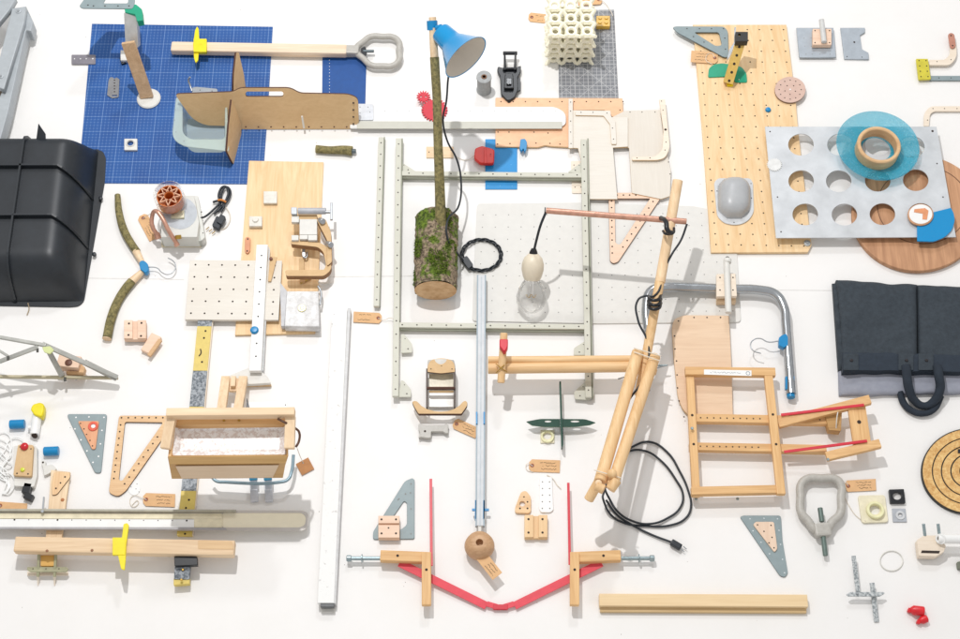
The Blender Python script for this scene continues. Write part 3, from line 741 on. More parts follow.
# ================================================================ round tray, sheet, turquoise plate
TRW = wood('acacia', (158,106,70), (208,152,108), 90, 2.5, 24)
g = T('round_tray', 'round brown wooden tray under the perforated metal sheet', 'tray')
plate('disc', disc(918,213,66,58,72), 0, 6, TRW, g, bev=1)
plate('groove', disc(923,205,46,39,64), 6, .15, paint('groove_brown',(110,74,50)), g, holes=[disc(923,205,45.2,38.3,64)], bev=0)
sheet_pts = [(765,126.5),(936.5,126.5),(956,237),(776,237.8)]
hc = [(801,144.5),(840,144.5),(878,144.5),(906,144.5),(801.2,181),(838.8,181),(877.8,180.5),(915.8,180),(805.3,214.3),(844.5,214.5),(882.5,214),(920.7,214)]
hc = [h for i, h in enumerate(hc) if i != 3]+[(912,147)]
g = T('perforated_sheet', 'brushed aluminium sheet with twelve large round holes', 'metal sheet')
plate('sheet', sheet_pts, 12, 1.4, ALU, g, holes=[(x,y,12.8,10.9) for x, y in hc], dots=[(770,131.5),(932.5,131,1.3),(777.5,197),(781,231.8),(943,197),(937,163.5)], r=.8, bev=.15)
g = T('foam_burr', 'tiny white ragged burr ring by the left edge of the aluminium sheet', 'ring')
pts = [(774.5+(8 if k % 2 else 6.4)*math.cos(math.pi*k/22), 164.5+(7 if k % 2 else 5.6)*math.sin(math.pi*k/22)) for k in range(44)]
plate('burr', pts, 13.5, .6, paint('burr_white',(226,226,224),.6), g, bev=.05)
g = T('glass_plate', 'turquoise speckled glass plate on the aluminium sheet', 'plate')
lathe('plate', P(876,150,14.5), Z, [(15,0),(20,0),(26,1),(40,6),(43,9),(42,10.2),(39,7.6),(26,2.8),(20,1.8),(15,1.8),(15,0)], TURQ, g, 72)
g = T('wooden_ring', 'round pale wooden ring standing on the turquoise plate', 'ring')
ring('ring', P(876,152,17), Z, 22.5, 18.6, 15, wood('ring_wood',(204,158,108),(228,188,138),0,10,30), g, 64, 1)
plate('quarter_disc', rnd([(917,216),(951,207.5),(954,213),(955,221),(952,230),(945,237),(934,241.5),(917.3,241)],[1,1,3,3,3,3,3,1]), 13.6, 2.2, BLUEL, L('bright blue plastic quarter disc on the corner of the aluminium sheet','plastic piece'), bev=.5)
g = T('round_token', 'round white token with an orange corner mark on the blue quarter disc', 'token')
plate('rim', disc(920.7,214.5,13,10.9), 15.9, 1.6, TRW, g)
plate('face', disc(920.7,214,11.6,9.7), 17.5, .2, WHITE, g, bev=.02)
plate('corner_mark', [(914.5,209),(925,208),(928.5,210.5),(927,219.5),(922.5,219.2),(922.8,213.5),(914,212)], 17.8, .3, paint('mark_tan',(222,150,106)), g, bev=.02)

# ================================================================ left column
g = T('shell_case', 'large black moulded plastic shell case lying face down at the left edge', 'case')
CASE = paint('case_black', (34,39,45), .42, var=.12, bmp=.1, sc_=30)
plate('lip', rnd([(-90,150),(96,149),(103,151),(106,158),(105,180),(84,301),(79,306),(70,307),(-90,304)],[1,3,3,3,3,5,5,4,1]), 0, 1.5, CASE, g, bev=.4)
CW, CH = 58, 44
def shell(u, v, off=0):
    """u to the right -1..1, v down -1..1"""
    c = [(-75,150),(99,150),(84,302),(-98,304)]
    s, t = (u+1)/2, (v+1)/2
    x = (1-t)*((1-s)*c[0][0]+s*c[1][0])+t*((1-s)*c[3][0]+s*c[2][0]); y = (1-t)*((1-s)*c[0][1]+s*c[1][1])+t*((1-s)*c[3][1]+s*c[2][1])
    q = P(x, y, 0)
    fu = 1-min(1, max(0,(abs(u)-.66)/.33))**2.2; fv = 1-min(1, max(0,(abs(v)-.78)/.21))**2.4 if v < 0 else 1-min(1, max(0,(abs(v)-.56)/.42))**2.4
    h = (max(0,fu)**.75)*(max(0,fv)**.75)
    return q+Z*((1.4+h*CH+off)*S)
bm = bmesh.new(); N1, N2 = 60, 60
vs = [[bm.verts.new(shell(-1+2*i/N1, -1+2*j/N2)) for i in range(N1+1)] for j in range(N2+1)]
for j in range(N2):
    for i in range(N1): bm.faces.new((vs[j][i],vs[j][i+1],vs[j+1][i+1],vs[j+1][i]))
bm2('shell', bm, CASE, g, True)
def rib(name, uv, w, hgt, par):
    """thin fin that follows the shell"""
    bm = bmesh.new(); prev = None
    pts = [shell(u, v) for u, v in uv]
    for i, p in enumerate(pts):
        d = (pts[min(i+1,len(pts)-1)]-pts[max(0,i-1)]); d.z = 0; d.normalize(); s_ = d.cross(Z)*(w*S/2)
        a = [bm.verts.new(p-Z*S-s_), bm.verts.new(p-Z*S+s_), bm.verts.new(p+Z*hgt*S+s_), bm.verts.new(p+Z*hgt*S-s_)]
        if prev:
            for k in range(4): bm.faces.new((prev[k], prev[(k+1)%4], a[(k+1)%4], a[k]))
        else: bm.faces.new(a)
        prev = a
    bm.faces.new(prev); bm2(name, bm, CASE, par)
for v0 in (-.47, .17): rib('rib', [(-1+2*i/40, v0+(.0 if i < 34 else .05*(i-34)/2)) for i in range(41)], 2.0, 5.5, g)
rib('rib', [(.30-.04*i/40, -1.0+2*i/40) for i in range(41)], 2.0, 5.5, g)
sheet('fin', [P(36,142,40),P(38.5,123.5,52),P(45.5,134,46),P(46,142,40)], .8, CASE, g)
for x, y in ((101,199),(94.5,255)):
    lathe('clip', P(x,y,3), Z, [(2.2,0),(2.2,2.5),(1.4,3),(0,3)], CASE, g, 10)
tube('cord_end', [P(28,303,3),P(29,309,1),P(27,315,1)], .5, paint('tan_cord',(170,150,120)), g, res=2)

g = T('branch_hanger', 'two bark covered branches joined by a blue clip with a wire hook', 'hanger')
tube('branch', [P(117.5,195,4),P(119,212,5),P(124,230,5),P(131,243,5),P(137,252,5)], [3.0,3.7,4,3.9,4], BARK, g)
tube('bare_end', [P(136,251,5),P(143,264,5)], [4,2.6], pine(60), g)
tube('branch', [P(107,338,4),P(111,319,4),P(118,301,4),P(127,287,4.5),P(132,281,5)], [4.6,4.6,4.4,4.6,4.4], BARK, g)
tube('bare_end', [P(131,282,5),P(142,272,5)], [4.2,3], pine(60), g)
lathe('sawn_face', P(106.8,338.5,4), P(105.5,344,4)-P(107,338,4), [(4.6,0),(4.6,.6),(0,.8)], pine(0), g, 16)
plate('clip', rnd([(139,262),(142,260),(145,261),(148,264),(148.5,270),(145.5,273),(143,271),(140,269)],1.5), 3, 7, BLUE, g, bev=.6)
tube('wire_hook', [P(147,267,6),P(157,268,6),P(162,272.5,6),P(168,274.5,6),P(174,271,6),P(175.5,265,6),P(172.5,260.5,6),P(168,258,6)], .55, STEEL, g)

g = T('test_rig', 'white metal box with a copper pipe and an orange star rotor on top', 'device')
BX = paint('box_white', (214,214,208), .5, var=.02)
plate('housing', rnd([(161,195.5),(194,195.5),(199,222),(197,237),(161,237)],1), 2, 20, BX, g)
plate('front_panel', [(160,229),(199,229),(201,241),(161.5,241)], 0, 12, paint('panel_grey',(188,190,182),.5), g)
plate('side_panel', [(194,195.5),(198,196),(205,237),(201,241),(198.5,228)], 0, 12, BX, g, dots=[(201.5,212,.8),(203,233,.6)])
plate('front_foot', rect(161.5,241,201,246.5), 0, 2, paint('cream_foot',(220,210,180),.6), g)
ring('glass_collar', P(171.5,203,26), Z, 15.5, 14.7, 18, BULB, g, 48, .2)
bm = bmesh.new(); cc = P(171.5,195.5,42)
OR = paint('rotor_orange', (206,112,44), .5, var=.08); ORL = paint('rotor_rim', (232,180,146), .5)
rot = ring('rotor', P(171.5,203,28), Z, 12.8, 11.6, 14, OR, g, 40, .3)
ring('rotor_hub', P(171.5,203,28), Z, 5, 4.2, 14.4, OR, rot, 24, .3)
lathe('rotor_base', P(171.5,203,28), Z, [(0,0),(12,0),(12,.8),(0,.8)], OR, rot, 32)
for k in range(8):
    a0 = 2*math.pi*k/8; c0 = up(P(171.5,203,28),14.6)
    p0 = c0+Vector((math.cos(a0)*12*S, math.sin(a0)*12*S, -0.5*S))
    for da in (.62, -.62):
        p1 = c0+Vector((math.cos(a0+da)*5*S, math.sin(a0+da)*5*S, -.5*S))
        bar('vane', p0, p1, .8, 3, ORL, rot, bev=0)
plate('small_block', rect(171,210,184,217.5), 22, 3, paint('cream_block',(226,220,190)), g, dots=[(173,214.5,.5),(182,214.5,.5)])
plate('round_window', disc(180,213,17,16), 22, .3, paint('window_grey',(190,196,202),.3), g, bev=.05)
tube('copper_pipe', [P(158,235,14),P(153,228,20),P(152,217,26),P(156,211,36),P(161,216,36),P(169,231,30),P(177,244,18)], 2.2, COPPER, g)
cyl('pipe_end', P(156.5,233,14), P(158.5,239,11), 3.2, COPPER, g); cyl('pipe_end', P(176,243,18), P(177.5,246,16), 2.8, COPPER, g)
cyl('brass_valve', P(178,235,25), P(178.5,239,23), 3.2, BRASS, g)
paper_tag(148,227,27,11,62,'kraft tag half under the copper pipe of the white device', z=.5, rows=3, string=[(150,214,10),(153,212,20)])
g = T('coiled_cord', 'small bundled black cord tied with an orange band', 'cord')
tube('cord', [P(201,218,12),P(206,216,6),P(213,210,4),P(220,202,4),P(222,192,4),P(226,187,4),P(230,190,4),P(229,198,4),P(222,207,4)], 1.1, CABLE, g)
tube('cord', [P(214,214,3),P(220,206,3),P(219,193,3),P(224,186.5,4),P(228,190,5),P(226,200,4),P(218,211,3)], 1.2, CABLE, g)
tube('cord', [P(213,202,3),P(218,201,4),P(224,204,4),P(221,212,3)], 1.2, CABLE, g)
tube('band', [P(218,200,7),P(222,200,8),P(226,202,7)], 1.1, paint('band_orange',(206,128,50)), g)
plate('plug', rnd(obox(217.5,222,11,7.5,-65),1.5), 1, 6, CABLE, g); plate('plug', rnd(obox(221,219,9,6,-60),1.5), 3, 6, CABLE, g)
for dx in (0,3,6): tube('prong', [P(209+dx,227+dx*.7,3),P(206+dx,229.5+dx*.7,3)], .5, BRASS, g, res=2)
tube('strap', [P(226,207,2),P(230,215,1),P(229,223,1),P(223,229,1),P(217,228,1)], .5, STRING, g, res=2)

# pegboard, plywood board and what lies on them
plate('plywood_board', [(249,160.5),(323.5,162),(318,290),(315,333),(235,335),(241,260)], 0, 3, ply(90), L('plywood board with fine engraved lines under the pale pegboard','board'), bev=.3)
g = T('pegboard', 'pale pegboard square with five rows of holes', 'pegboard')
plate('board', [(190,260),(282,260.5),(278.5,320),(185,319.5)], 5, 4, greyboard(0), g, dots=grid([(195.5,264.7),(275,265.5),(272.5,314),(191,313.2)],7,5), r=.95, bev=.3)
WC = paint('cube_white', (226,222,212), .5)
g = T('white_cube', 'upper white cube on the plywood board', 'cube', 'small white cubes'); plate('cube', rect(263.5,191,277,203), 3, 4, WC, g, bev=.6)
g = T('white_cube', 'lower white cube with a nub on the plywood board', 'cube', 'small white cubes'); plate('cube', rect(249,216,262,226), 3, 5, WC, g, bev=.6)
lathe('nub', P(255.5,220,8), Z, [(3.4,0),(2.6,1.6),(0,1.9)], WC, g, 16)
plate('slotted_link', rnd([(245,238),(247.5,236.4),(250.5,238),(250,251),(247.5,254),(244.8,251.5)],2), 3, 2, paint('rose_brown2',(212,146,108)), L('rose brown rounded link at the left edge of the plywood board','link'), dots=[(247.8,239,.9),(247.2,251,.9)])
g = T('dark_link', 'brown wooden strip slanting beside the white upright post', 'strip')
plate('strip', [(270,256),(277,257),(271,281),(268,281)], 9.5, 2, mdf(90), g); lathe('knob', P(271,259,12), Z, [(1.8,0),(1.6,1.5),(0,2)], paint('knob_brown',(110,60,40)), g, 12)
g = T('white_post', 'white perforated upright rail with a blue spot and flared foot', 'post')
bar('rail', P(262.5,246,12), P(255.5,372,12), 11.5, 6, WHITE, g, .5, dots=[(.09+.098*i, .85) for i in range(6)]+[(.79,.85),(.89,.85)])
plate('side_flange', [(268.5,246),(270,250),(263.5,370),(261.5,372)], 6, 2, paint('flange_grey',(202,204,204)), g, bev=.2)
lathe('push_pin', P(254.5,330.5,15), Z, [(3.8,0),(4.2,1.2),(3,2.8),(0,3.2)], BLUE, g, 20)
plate('foot', rnd([(228,376),(248,368),(262,372),(268,377),(271,383),(236,385)],2), 3, 5, OFFW, g)
plate('foot_block', rnd([(247,378.5),(268,380),(271.5,385),(246,385.5)],1), 0, 4, mdf(0), g)
g = T('plaster_block', 'rough white plaster block with a brass grommet in the middle', 'block')
plate('block', [(287,291),(318,291),(319.5,326.5),(284.5,326)], 3, 12, CHIP2, g, bev=.8)
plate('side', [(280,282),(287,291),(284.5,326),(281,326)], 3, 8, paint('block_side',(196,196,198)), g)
ring('grommet', P(302,308.5,15), Z, 4, 1.6, 1.2, paint('grommet',(214,206,160),.35,.4), g, 24, .3)
lathe('bolt', P(302,308.5,15), Z, [(1.6,0),(1.4,1.6),(0,1.7)], STEEL, g, 12)
tube('side_pin', [P(318,286,10),P(321,292,10),P(320,305,10)], 1, STEEL, g)

# clamp on the plywood
g = T('c_clamp', 'fibreboard c shaped clamp frame with white blocks and a grey handle screw', 'clamp')
MD = mdf(0); MDE = paint('mdf_edge', (150,112,78), .8)
plate('frame_plate', rnd([(291,240.5),(320,242.5),(328,247),(331.5,267),(330,271),(324,276),(286,276),(285,270),(324,269.5),(326,265),(323.5,252),(318,247),(291,244)],[1,3,4,3,3,3,2,2,1,2,3,3,1]), 12, 8, MD, g, edge=MDE)
plate('frame_plate', rnd([(316,219),(325,217.5),(331,232),(332,262),(327,266),(327,240)],[2,4,2,2,2,2]), 14, 8, MD, g, edge=MDE)
plate('frame_plate', rect(292,214.5,317,219.5), 14, 8, MD, g, edge=MDE)
plate('base_strip', rnd([(299,258),(304,258),(305,282),(300,282)],1), 4, 2, MD, g)
plate('gusset', [(303,276),(320,274),(300,284)], 4, 1, paint('yellowish',(196,164,80)), g)
for q in (rect(291.5,216,299,222), rect(291.5,235,298.5,240), rect(299.5,219,317,234.4), rect(308,234.8,317,240), rect(299.5,234.8,307.6,239)): plate('white_block', q, 18, 5, OFFW, g)
cyl('handle_bar', P(298,211,26), P(326,211,26), 3.4, paint('bar_grey',(176,178,184),.4), g)
cyl('screw', P(324,212,26), P(331,212,26), 1.6, STEEL, g); bar('t_handle', P(331.5,203,27), P(331.5,220,27), 2.6, 3, STEEL, g)
plate('end_lug', rnd(rect(291,207,297,214),1), 22, 4, STEEL, g); 
bar('spindle', P(303.5,244,10), P(304,257,8), 3, 3, STEEL, g); tube('pawl', [P(303,257,8),P(306,257.5,8),P(307,252,8)], .8, STEEL, g)
for x, y in ((321,221),(329,244.5)): cyl('roller', P(x-1,y-1,20), P(x+2,y+.5,26), 3, STEEL, g)
tube('pull_cord', [P(318,282,3),P(325,284,2),P(332,283,2)], .8, OFFW, g)

g = T('white_angle_bar', 'long chipped white angle bar standing between the crate and the log', 'bar')
bar('face', P(340,311,8), P(326,604,8), 15, 6, CHIP, g, .4)
bar('flange', P(349.5,310,5), P(334.5,605,5), 3, 9, paint('angle_edge',(206,206,206),.5), g, .3)
plate('end_face', rect(320.5,603.5,334,606.8), 3.5, 6.5, paint('tube_end',(104,106,108),.5), g)
plate('end_base', rect(321,606.8,334.5,612.5), 0, 2, OFFW, g)

# ================================================================ metal frame in the middle
g = T('loose_channel', 'sage grey perforated channel lying upright left of the metal frame', 'channel')
def channel(name, a, b, w, h, par, nd_, label=None):
    bar(name, a, b, w, h, SAGE, par, .5, dots=[((i+.5)/nd_, .75) for i in range(nd_)])
channel('rail', P(381.3,138,5), P(376.6,307,5), 5.6, 4, g, 14)
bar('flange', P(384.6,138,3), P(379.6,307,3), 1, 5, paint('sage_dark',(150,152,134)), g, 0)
g = T('steel_rack', 'sage grey perforated steel frame of two posts and two crossbars', 'frame')
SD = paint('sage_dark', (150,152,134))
for (a, b, n) in (((398.8,139,8),(395.5,397,8),20), ((583.5,140,8),(588.5,398,8),20)):
    channel('post', P(*a), P(*b), 6, 4, g, n)
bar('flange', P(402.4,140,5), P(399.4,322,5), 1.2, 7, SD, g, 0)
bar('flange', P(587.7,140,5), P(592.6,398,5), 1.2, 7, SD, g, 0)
for (a, b) in (((402,174,7),(584,176,7)), ((395,325.6,7),(586,327.5,7))):
    channel('crossbar', P(*a), P(*b), 5.5, 4, g, 13)
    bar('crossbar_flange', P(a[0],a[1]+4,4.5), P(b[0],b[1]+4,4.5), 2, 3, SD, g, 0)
for pts in ([(400,162),(403,163),(416,171.5),(400,172)], [(583,161),(580,163),(568,172),(583,174)], [(401,334),(404,334),(412,344),(412.5,352.5),(401,353)], [(401,380),(404,381),(411,389.5),(411,397),(398,397)],
            [(588,341),(585,341),(574,348),(573.5,355),(589,355)], [(589,382),(584,382.5),(574,392),(574.5,399),(590,400)]):
    cx = sum(p[0] for p in pts)/len(pts); cy = sum(p[1] for p in pts)/len(pts)
    plate('gusset', rnd(pts,1.2), 4, 1.4, SAGE, g, dots=[(pts[-2][0]*.3+cx*.7, pts[-2][1]*.6+cy*.4,.7),((pts[1][0]+cx)/2,(pts[1][1]+cy)/2,.5)], bev=.2)
g = T('white_pegboard', 'large pale pegboard panel with rounded corners under the frame and bulb', 'pegboard')
plate('panel', rnd([(477,203.5),(580,202.5),(693,206),(735,214),(741,322),(600,323.5),(472,321)],[4,1,1,4,4,1,4]), .0, 1.6, paint('panel_white',(222,220,215),.6,var=.02), g,
      dots=[q for q in grid([(483,215),(727,213),(733,311),(478,313)],20,9)], r=.55, dotmat=HOLEG, bev=.2)
paper_tag(367.5,317.5,28,10.5,3,'blank kraft tag tied to the lower left of the metal frame', z=1, flip=True, rows=2, string=[(384,320,2),(390,318,4),(397,321,5)])
plate('plastic_strip', rnd([(339,309.5),(351,309.5),(351,315),(339,315)],1), 0, 1, OFFW, L('tiny white strip left of the blank kraft tag','strip'))

# vertical aluminium tube with ball
g = T('ball_end_tube', 'long aluminium tube with blue bands running down to a turned wooden ball', 'tube')
bar('tube', P(481.5,276,8), P(480,527,8), 8.2, 6, paint('tube_alu',(206,209,212),.45,.0,var=.05,sc_=40), g, .8)
for dx in (-3.9,3.9): bar('edge', P(481.5+dx,276,9), P(480+dx,527,9), 1.3, 5, paint('tube_edge',(150,166,176),.4,.0,var=.05), g, .2)
bar('groove', P(481.5,277,11.2), P(480,526,11.2), 1.2, .6, paint('groove_grey',(186,194,200),.4,.0), g, 0)
for (y, x) in ((418,476.7),(418,484.2)): bar('band', P(x,y-5,10), P(x,y+7,10), 1.6, 6, BLUE, g, .2)
for x in (475.8,484): bar('band', P(x,501,9), P(x-.2,520,9), 1.5, 5, BLUE, g, .2); 
bar('band', P(472,510,9), P(489,510,9), 2.2, 2, BLUE, g, .2)
bar('rod', P(480,520,9), P(479.5,540,9), 3, 3, OFFW, g)
lathe('wooden_ball', P(479.5,550,0), Z, [(0,0),(8,.8),(12.6,6),(14,11),(12.5,17),(8,21),(6.4,21.6),(3.4,21.6),(3.2,15),(0,15)], wood('turned_wood',(172,128,88),(204,160,116),0,20,60), g, 40)
lathe('bore', P(479.5,550,15.2), Z, [(3.1,0),(0,.2)], HOLE, g, 20)
tube('string', [P(472,549,4),P(468,553,2),P(476,556,2)], .5, STRING, g, res=2)
paper_tag(488.5,565,29,12,52,'kraft tag with handwriting hanging from the turned wooden ball', z=13, rows=3)

# small fibreboard chair model
g = T('cradle_model', 'small fibreboard cradle with curved feet and clear windows', 'model')
MB_ = mdf(0)
lathe('white_cap', P(441,364,4), Vector((0,1,.35)), [(13.2,-7),(13.4,1),(13,3.5),(0,3.6)], OFFW, g, 40)
plate('arched_panel', rnd([(427.5,366),(430,360.5),(437,358.2),(446,358.2),(453,361),(455,366),(455,372),(441,373.5),(427.5,372)],[2,4,5,5,4,2,1,2,1]), 14, 2, MB_, g, dots=[(431,369,.6),(452,369,.6),(441.5,366,.5)], edge=BURN)
for x in (427,454.7): bar('side_rail', P(x,370,12), P(x,409,10), 1.6, 8, paint('rail_dark',(74,58,48)), g, .2)
bar('crosspiece', P(427,388.3,16), P(455,388.3,16), 2, 3, BURN, g, .2)
plate('window', rect(429,374,453.5,387), 6, 1, paint('cloudy',(226,216,190),.2), g); plate('window', rect(429,391,453.5,407), 4, 1, paint('cloudy2',(238,234,228),.2), g)
plate('crosspiece', rect(429,390.3,453.5,392.3), 12, 2, MB_, g)
plate('curved_foot', rnd([(412,402),(414.5,400.6),(417.5,401.6),(421,405.5),(427,409),(434,411),(441,411.6),(448,411),(454,409),(459.5,405.5),(463,401.6),(465.5,400.6),(467.5,402.5),(467,406),(461.5,413.8),(418.5,413.8),(414,406.5)],1), 8, 5, MB_, g, edge=BURN)
g = T('cast_bracket', 'small grey cast metal bracket shaped like a sideways flag', 'bracket')
plate('bracket', rnd([(418.5,424),(421,423.5),(423,425),(444,425),(446,423.5),(448.5,425),(448,430),(448.5,433),(446,433.5),(443,431.5),(431,431.5),(431,437.5),(428,438),(421,437),(418.5,438),(420,433),(418.5,429)],.8), 1, 5, GRIP, g, dots=[(425,431.3,1.1)])
paper_tag(465.5,428,26,11,24,'kraft tag tilted beside the fibreboard cradle', z=1, rows=3)

# ================================================================ copper arm lamp
g = T('arm_lamp', 'lamp of bamboo poles with a copper arm and hanging clear bulb', 'lamp')
DOWH = wood('dowel_wood', (216,170,112), (240,202,150), 0, 3, 60)
DOW = wood('dowel_wood', (216,170,112), (240,202,150), 90, 3, 60)
cyl('pole', P(639,396,34), P(678,181,95), 4.6, DOW, g, .5)
tube('upper_pole', [P(660,282,66),P(677.8,180.5,95.5)], 5.0, wood('dowel_pale',(226,186,138),(244,212,170),90,3,60), g, smooth=False)
fa, fb, fc, fd = P(600,482,74), P(638,352,48), P(612,486,74), P(655,356,48)
cyl('thick_dowel', fa, fb, 5.8, DOW, g, .7); cyl('thick_dowel', fc, fd, 5.4, DOW, g, .7)
cyl('foot_dowel', P(602,476,66), P(588.5,500,50), 4.6, DOW, g, .6)
for (x, y) in ((598.5,483),(613,487.5)): bolt('end_disc', x, y, 78, 3, g, pine(0))
ball('joint_block', P(612,474,82), 4.6, DOW, g); cyl('joint_dowel', P(596,486,76), P(604,490,76), 4.4, DOW, g, .5); cyl('joint_dowel', P(610,490,78), P(617,480,80), 4.6, DOW, g, .5)
for q0, q1 in (((594,470,80),(621,478,80)), ((634,348,56),(661,356,56)), ((634,352,56),(660,361,56))):
    tube('lashing', [P(*q0), P((q0[0]+q1[0])/2, (q0[1]+q1[1])/2, q0[2]+2), P(*q1)], .55, STRING, g, res=2)
tube('power_cord', [P(687,224,86),P(681,240,80),P(672,254,78),P(664,270,70),P(654,296,66),P(645,296,62),P(638,300,60),P(638,320,56),P(647,340,52),P(649,360,50),P(643,380,50),P(628,402,50),P(617,430,50),P(606,458,56)], 1.05, CABLE, g)
tube('power_cord', [P(609,478,50),P(604,492,30),P(604,502,8),P(611,515,2),P(624,523,2),P(645,526,2),P(672,525,2),P(686,518,2),P(691,507,2),P(688,490,2),P(680,472,2),P(667,452,2),P(650,442,2),P(634,446,2),P(622,456,6),P(612,476,40)], 1.05, CABLE, g)
tube('power_cord', [P(613,476,40),P(620,460,10),P(630,451,2.5),P(645,451,2.5),P(660,460,2.5),P(676,480,2.5),P(683,495,2.5),P(680,508,2.5),P(668,518,2.5),P(650,524,3.5),P(632,521,4),P(618,512,4),P(609,498,6),P(604,486,30)], 1.05, CABLE, g)
tube('power_cord', [P(606,500,6),P(616,514,2),P(632,525,2),P(652,535,2),P(672,542.5,3)], 1.05, CABLE, g)
bar('plug', P(671,542,4), P(681,548,4), 6, 5, CABLE, g, 1.2)
for d_x in (0,2.2): tube('prong', [P(681+d_x,549-d_x*1.2,3.5),P(684.5+d_x,552-d_x*1.2,3)], .5, STEEL, g, res=2)
cyl('copper_arm', P(546,210.5,84), P(686.5,221.5,86), 3.0, COPPER, g, .3)
ring('arm_mouth', P(545.5,210.4,84), P(546,210.5,84)-P(560,211.5,84), 3.2, 2, 1, BLK, g, 16, .2)
tube('arm_bracket', [P(661,218,88),P(666,222,98),P(668,231,98),P(672,233,94)], 2.4, BLK, g)
tube('ring_clip', [P(663,231,88),P(667,234,94),P(673,233,92),P(674,228,88)], 1.3, BLK, g)
for dy in (0,5,9): 
    tube('pole_band', [P(648,300+dy-4,62),P(652,303+dy-3,70),P(657,303+dy-3,70),P(661,298+dy-4,62)], 1.6, BLK, g)
tube('lamp_cord', [P(546,212,84),P(541,224,76),P(537,238,62),P(533.5,253,46)], 1.3, CABLE, g)
bax = (P(531,300,14)-P(533.5,253,44)).normalized(); bb = P(533.5,253,44)
lathe('cord_grip', bb, bax, [(0,-5),(2.4,-4.6),(4,-1),(4.4,2),(0,2.4)], BLK, g, 20)
lathe('lamp_holder', bb, bax, [(2,0),(5,.8),(9,5),(11,11),(11,17),(9.6,23),(8,27),(0,27)], paint('holder_cream',(226,214,192),.4,var=.03), g, 36)
lathe('glass_bulb', bb, bax, [(6,26),(9,29),(13,36),(15,44),(14.4,51),(11,57),(6,60.4),(0,61.4)], BULB, g, 40)
lathe('filament_stem', bb, bax, [(1.6,27),(1.4,40),(.6,44),(0,44)], BULB, g, 10)
tube('filament', [bb+bax*(44*S)+Vector((dx*S, dz*S, 0)) for dx, dz in ((-4,2),(-2,-1),(0,2),(2,-1),(4,2))], .3, BRASS, g, res=2)
# beams left of it
g = T('dowel_pair', 'pair of thick wooden dowels lying side by side under the lamp poles', 'dowels')
cyl('dowel', P(488,360,30), P(640,359,30), 3.6, DOWH, g, .5); cyl('dowel', P(488,368.5,28), P(656,366.5,28), 5.3, DOWH, g, .5)
bar('end_block', P(652,360,26), P(652,373,26), 9, 10, DOW, g, .8)
tube('threaded_rod', [P(618,379,14),P(668,365,14)], .7, STEEL, g, res=2, smooth=False); 
cyl('threaded_rod', P(655,365.5,14), P(667,365.5,14), .9, ZINC, g, .1)
cyl('rod_cap', P(647,384,12), P(647,391,12), 3, BLK, g); bar('rod_arm', P(648,370,12), P(647,386,12), 5, 4, wood('dark_block',(150,110,70),(180,140,96),90), g)
g = T('short_dowel', 'short upright dowel with a red plastic collar crossing the dowel pair', 'dowel')
cyl('dowel', P(504,333,50), P(501,383,33), 3.6, DOW, g, .6)
plate('collar', rnd([(499.5,339),(508,339),(508,346),(506,350),(504,351.5),(502,349),(499.5,346)],1), 44, 9, CRIM, g, bev=.8)
tube('lashing', [P(496,364,36),P(501,368,43),P(507,372,36)], .5, BRASS, g, res=2); tube('lashing', [P(507,363,36),P(501,368,43),P(496,373,36)], .5, BRASS, g, res=2)
g = T('glider_model', 'dark green glass glider shape of two crossed thin blades', 'model')
GG = paint('green_glass', (44,78,66), .15, var=.1)
plate('wing', rnd([(526,421.5),(540,418.8),(585,419),(596,422.5),(590,425),(574,427),(545,427),(532,425.5)],[1,3,3,1,1,3,3,1]), 9, 1.6, GG, g, holes=[disc(548,421.3,3.4,1),disc(575,421.3,4.4,1)], edge=paint('green_edge',(130,150,130),.3))
bar('fuselage', P(560,383,10), P(562,448,10), 1.7, 8, GG, g, .3); plate('tail_tip', rnd([(560.2,418),(563,418),(563.5,444),(561.5,450)],.5), 2, 1.2, paint('slate_edge',(108,122,128)), g)
g = T('cream_washer', 'small cream square holding a yellow ring below the green glider', 'washer')
plate('square', rect(540.5,430,554.5,443), 0, 1.5, paint('washer_cream',(232,224,196)), g, holes=[(547.5,436,3.6,3.2)]); ring('ring', P(547.4,437,1.5), Z, 6.4, 4.4, 2, paint('ring_yellow',(236,232,186)), g, 28, .4)
paper_tag(544.5,466,31,12.5,2,'kraft tag with handwriting and loose string below the green glider', z=.5, rows=3, string=[(527,464,2),(527,470,1),(533,472,1)])
tube('string', [P(547,475,1),P(553,479,1),P(557,485,1),(P(561,489,1))], .4, STRING, L('loose bit of string ending above the white perforated tab','string'), res=2)

g = T('bent_tube_stand', 'chromed tube bent in a wide arch with blue sleeves at its end', 'tube')
tube('bent_tube', [P(648,330,8),P(646.5,305,9),P(651,291,10),P(664,287.5,10),P(690,287.5,10),P(730,289,10),P(760,290,10),P(775,294,10),P(783.5,306,10),P(786,325,10),P(787.5,345,10),P(791.5,394,8)], 4.7, paint('chrome',(176,180,184),.2,.85,var=.08,sc_=40), g)
plate('sleeve_block', rnd([(779,337.5),(782,335),(786,333.5),(788,337),(788,345),(784,347.5),(779,345)],1), 8, 7, BLUE, g)
tube('wire_hook', [P(779,341,13),P(768,342,13),P(760,338.5,13),P(753.5,340,13),P(750.5,345,13),P(753,350.5,13),P(761,353.5,13)], .6, STEEL, g)
for a, b in (((786,377,10),(786,390,8)), ((793,377,10),(793,391,8))): bar('sleeve', P(*a), P(*b), 2, 5, BLUE, g, .4)
cyl('end_cap', P(790.6,393,7), P(791,398,7), 4, BLUE, g)
g = T('tube_clamp', 'cream wooden block with a short grey tube clamping the bent arch', 'clamp')
plate('block', rnd([(716.5,274),(735.5,273.5),(737,296),(716.5,296.5)],.6), 13, 5, cream(0), g, dots=[(720,277.5),(733,277.5),(720,290),(733,290)], r=.8)
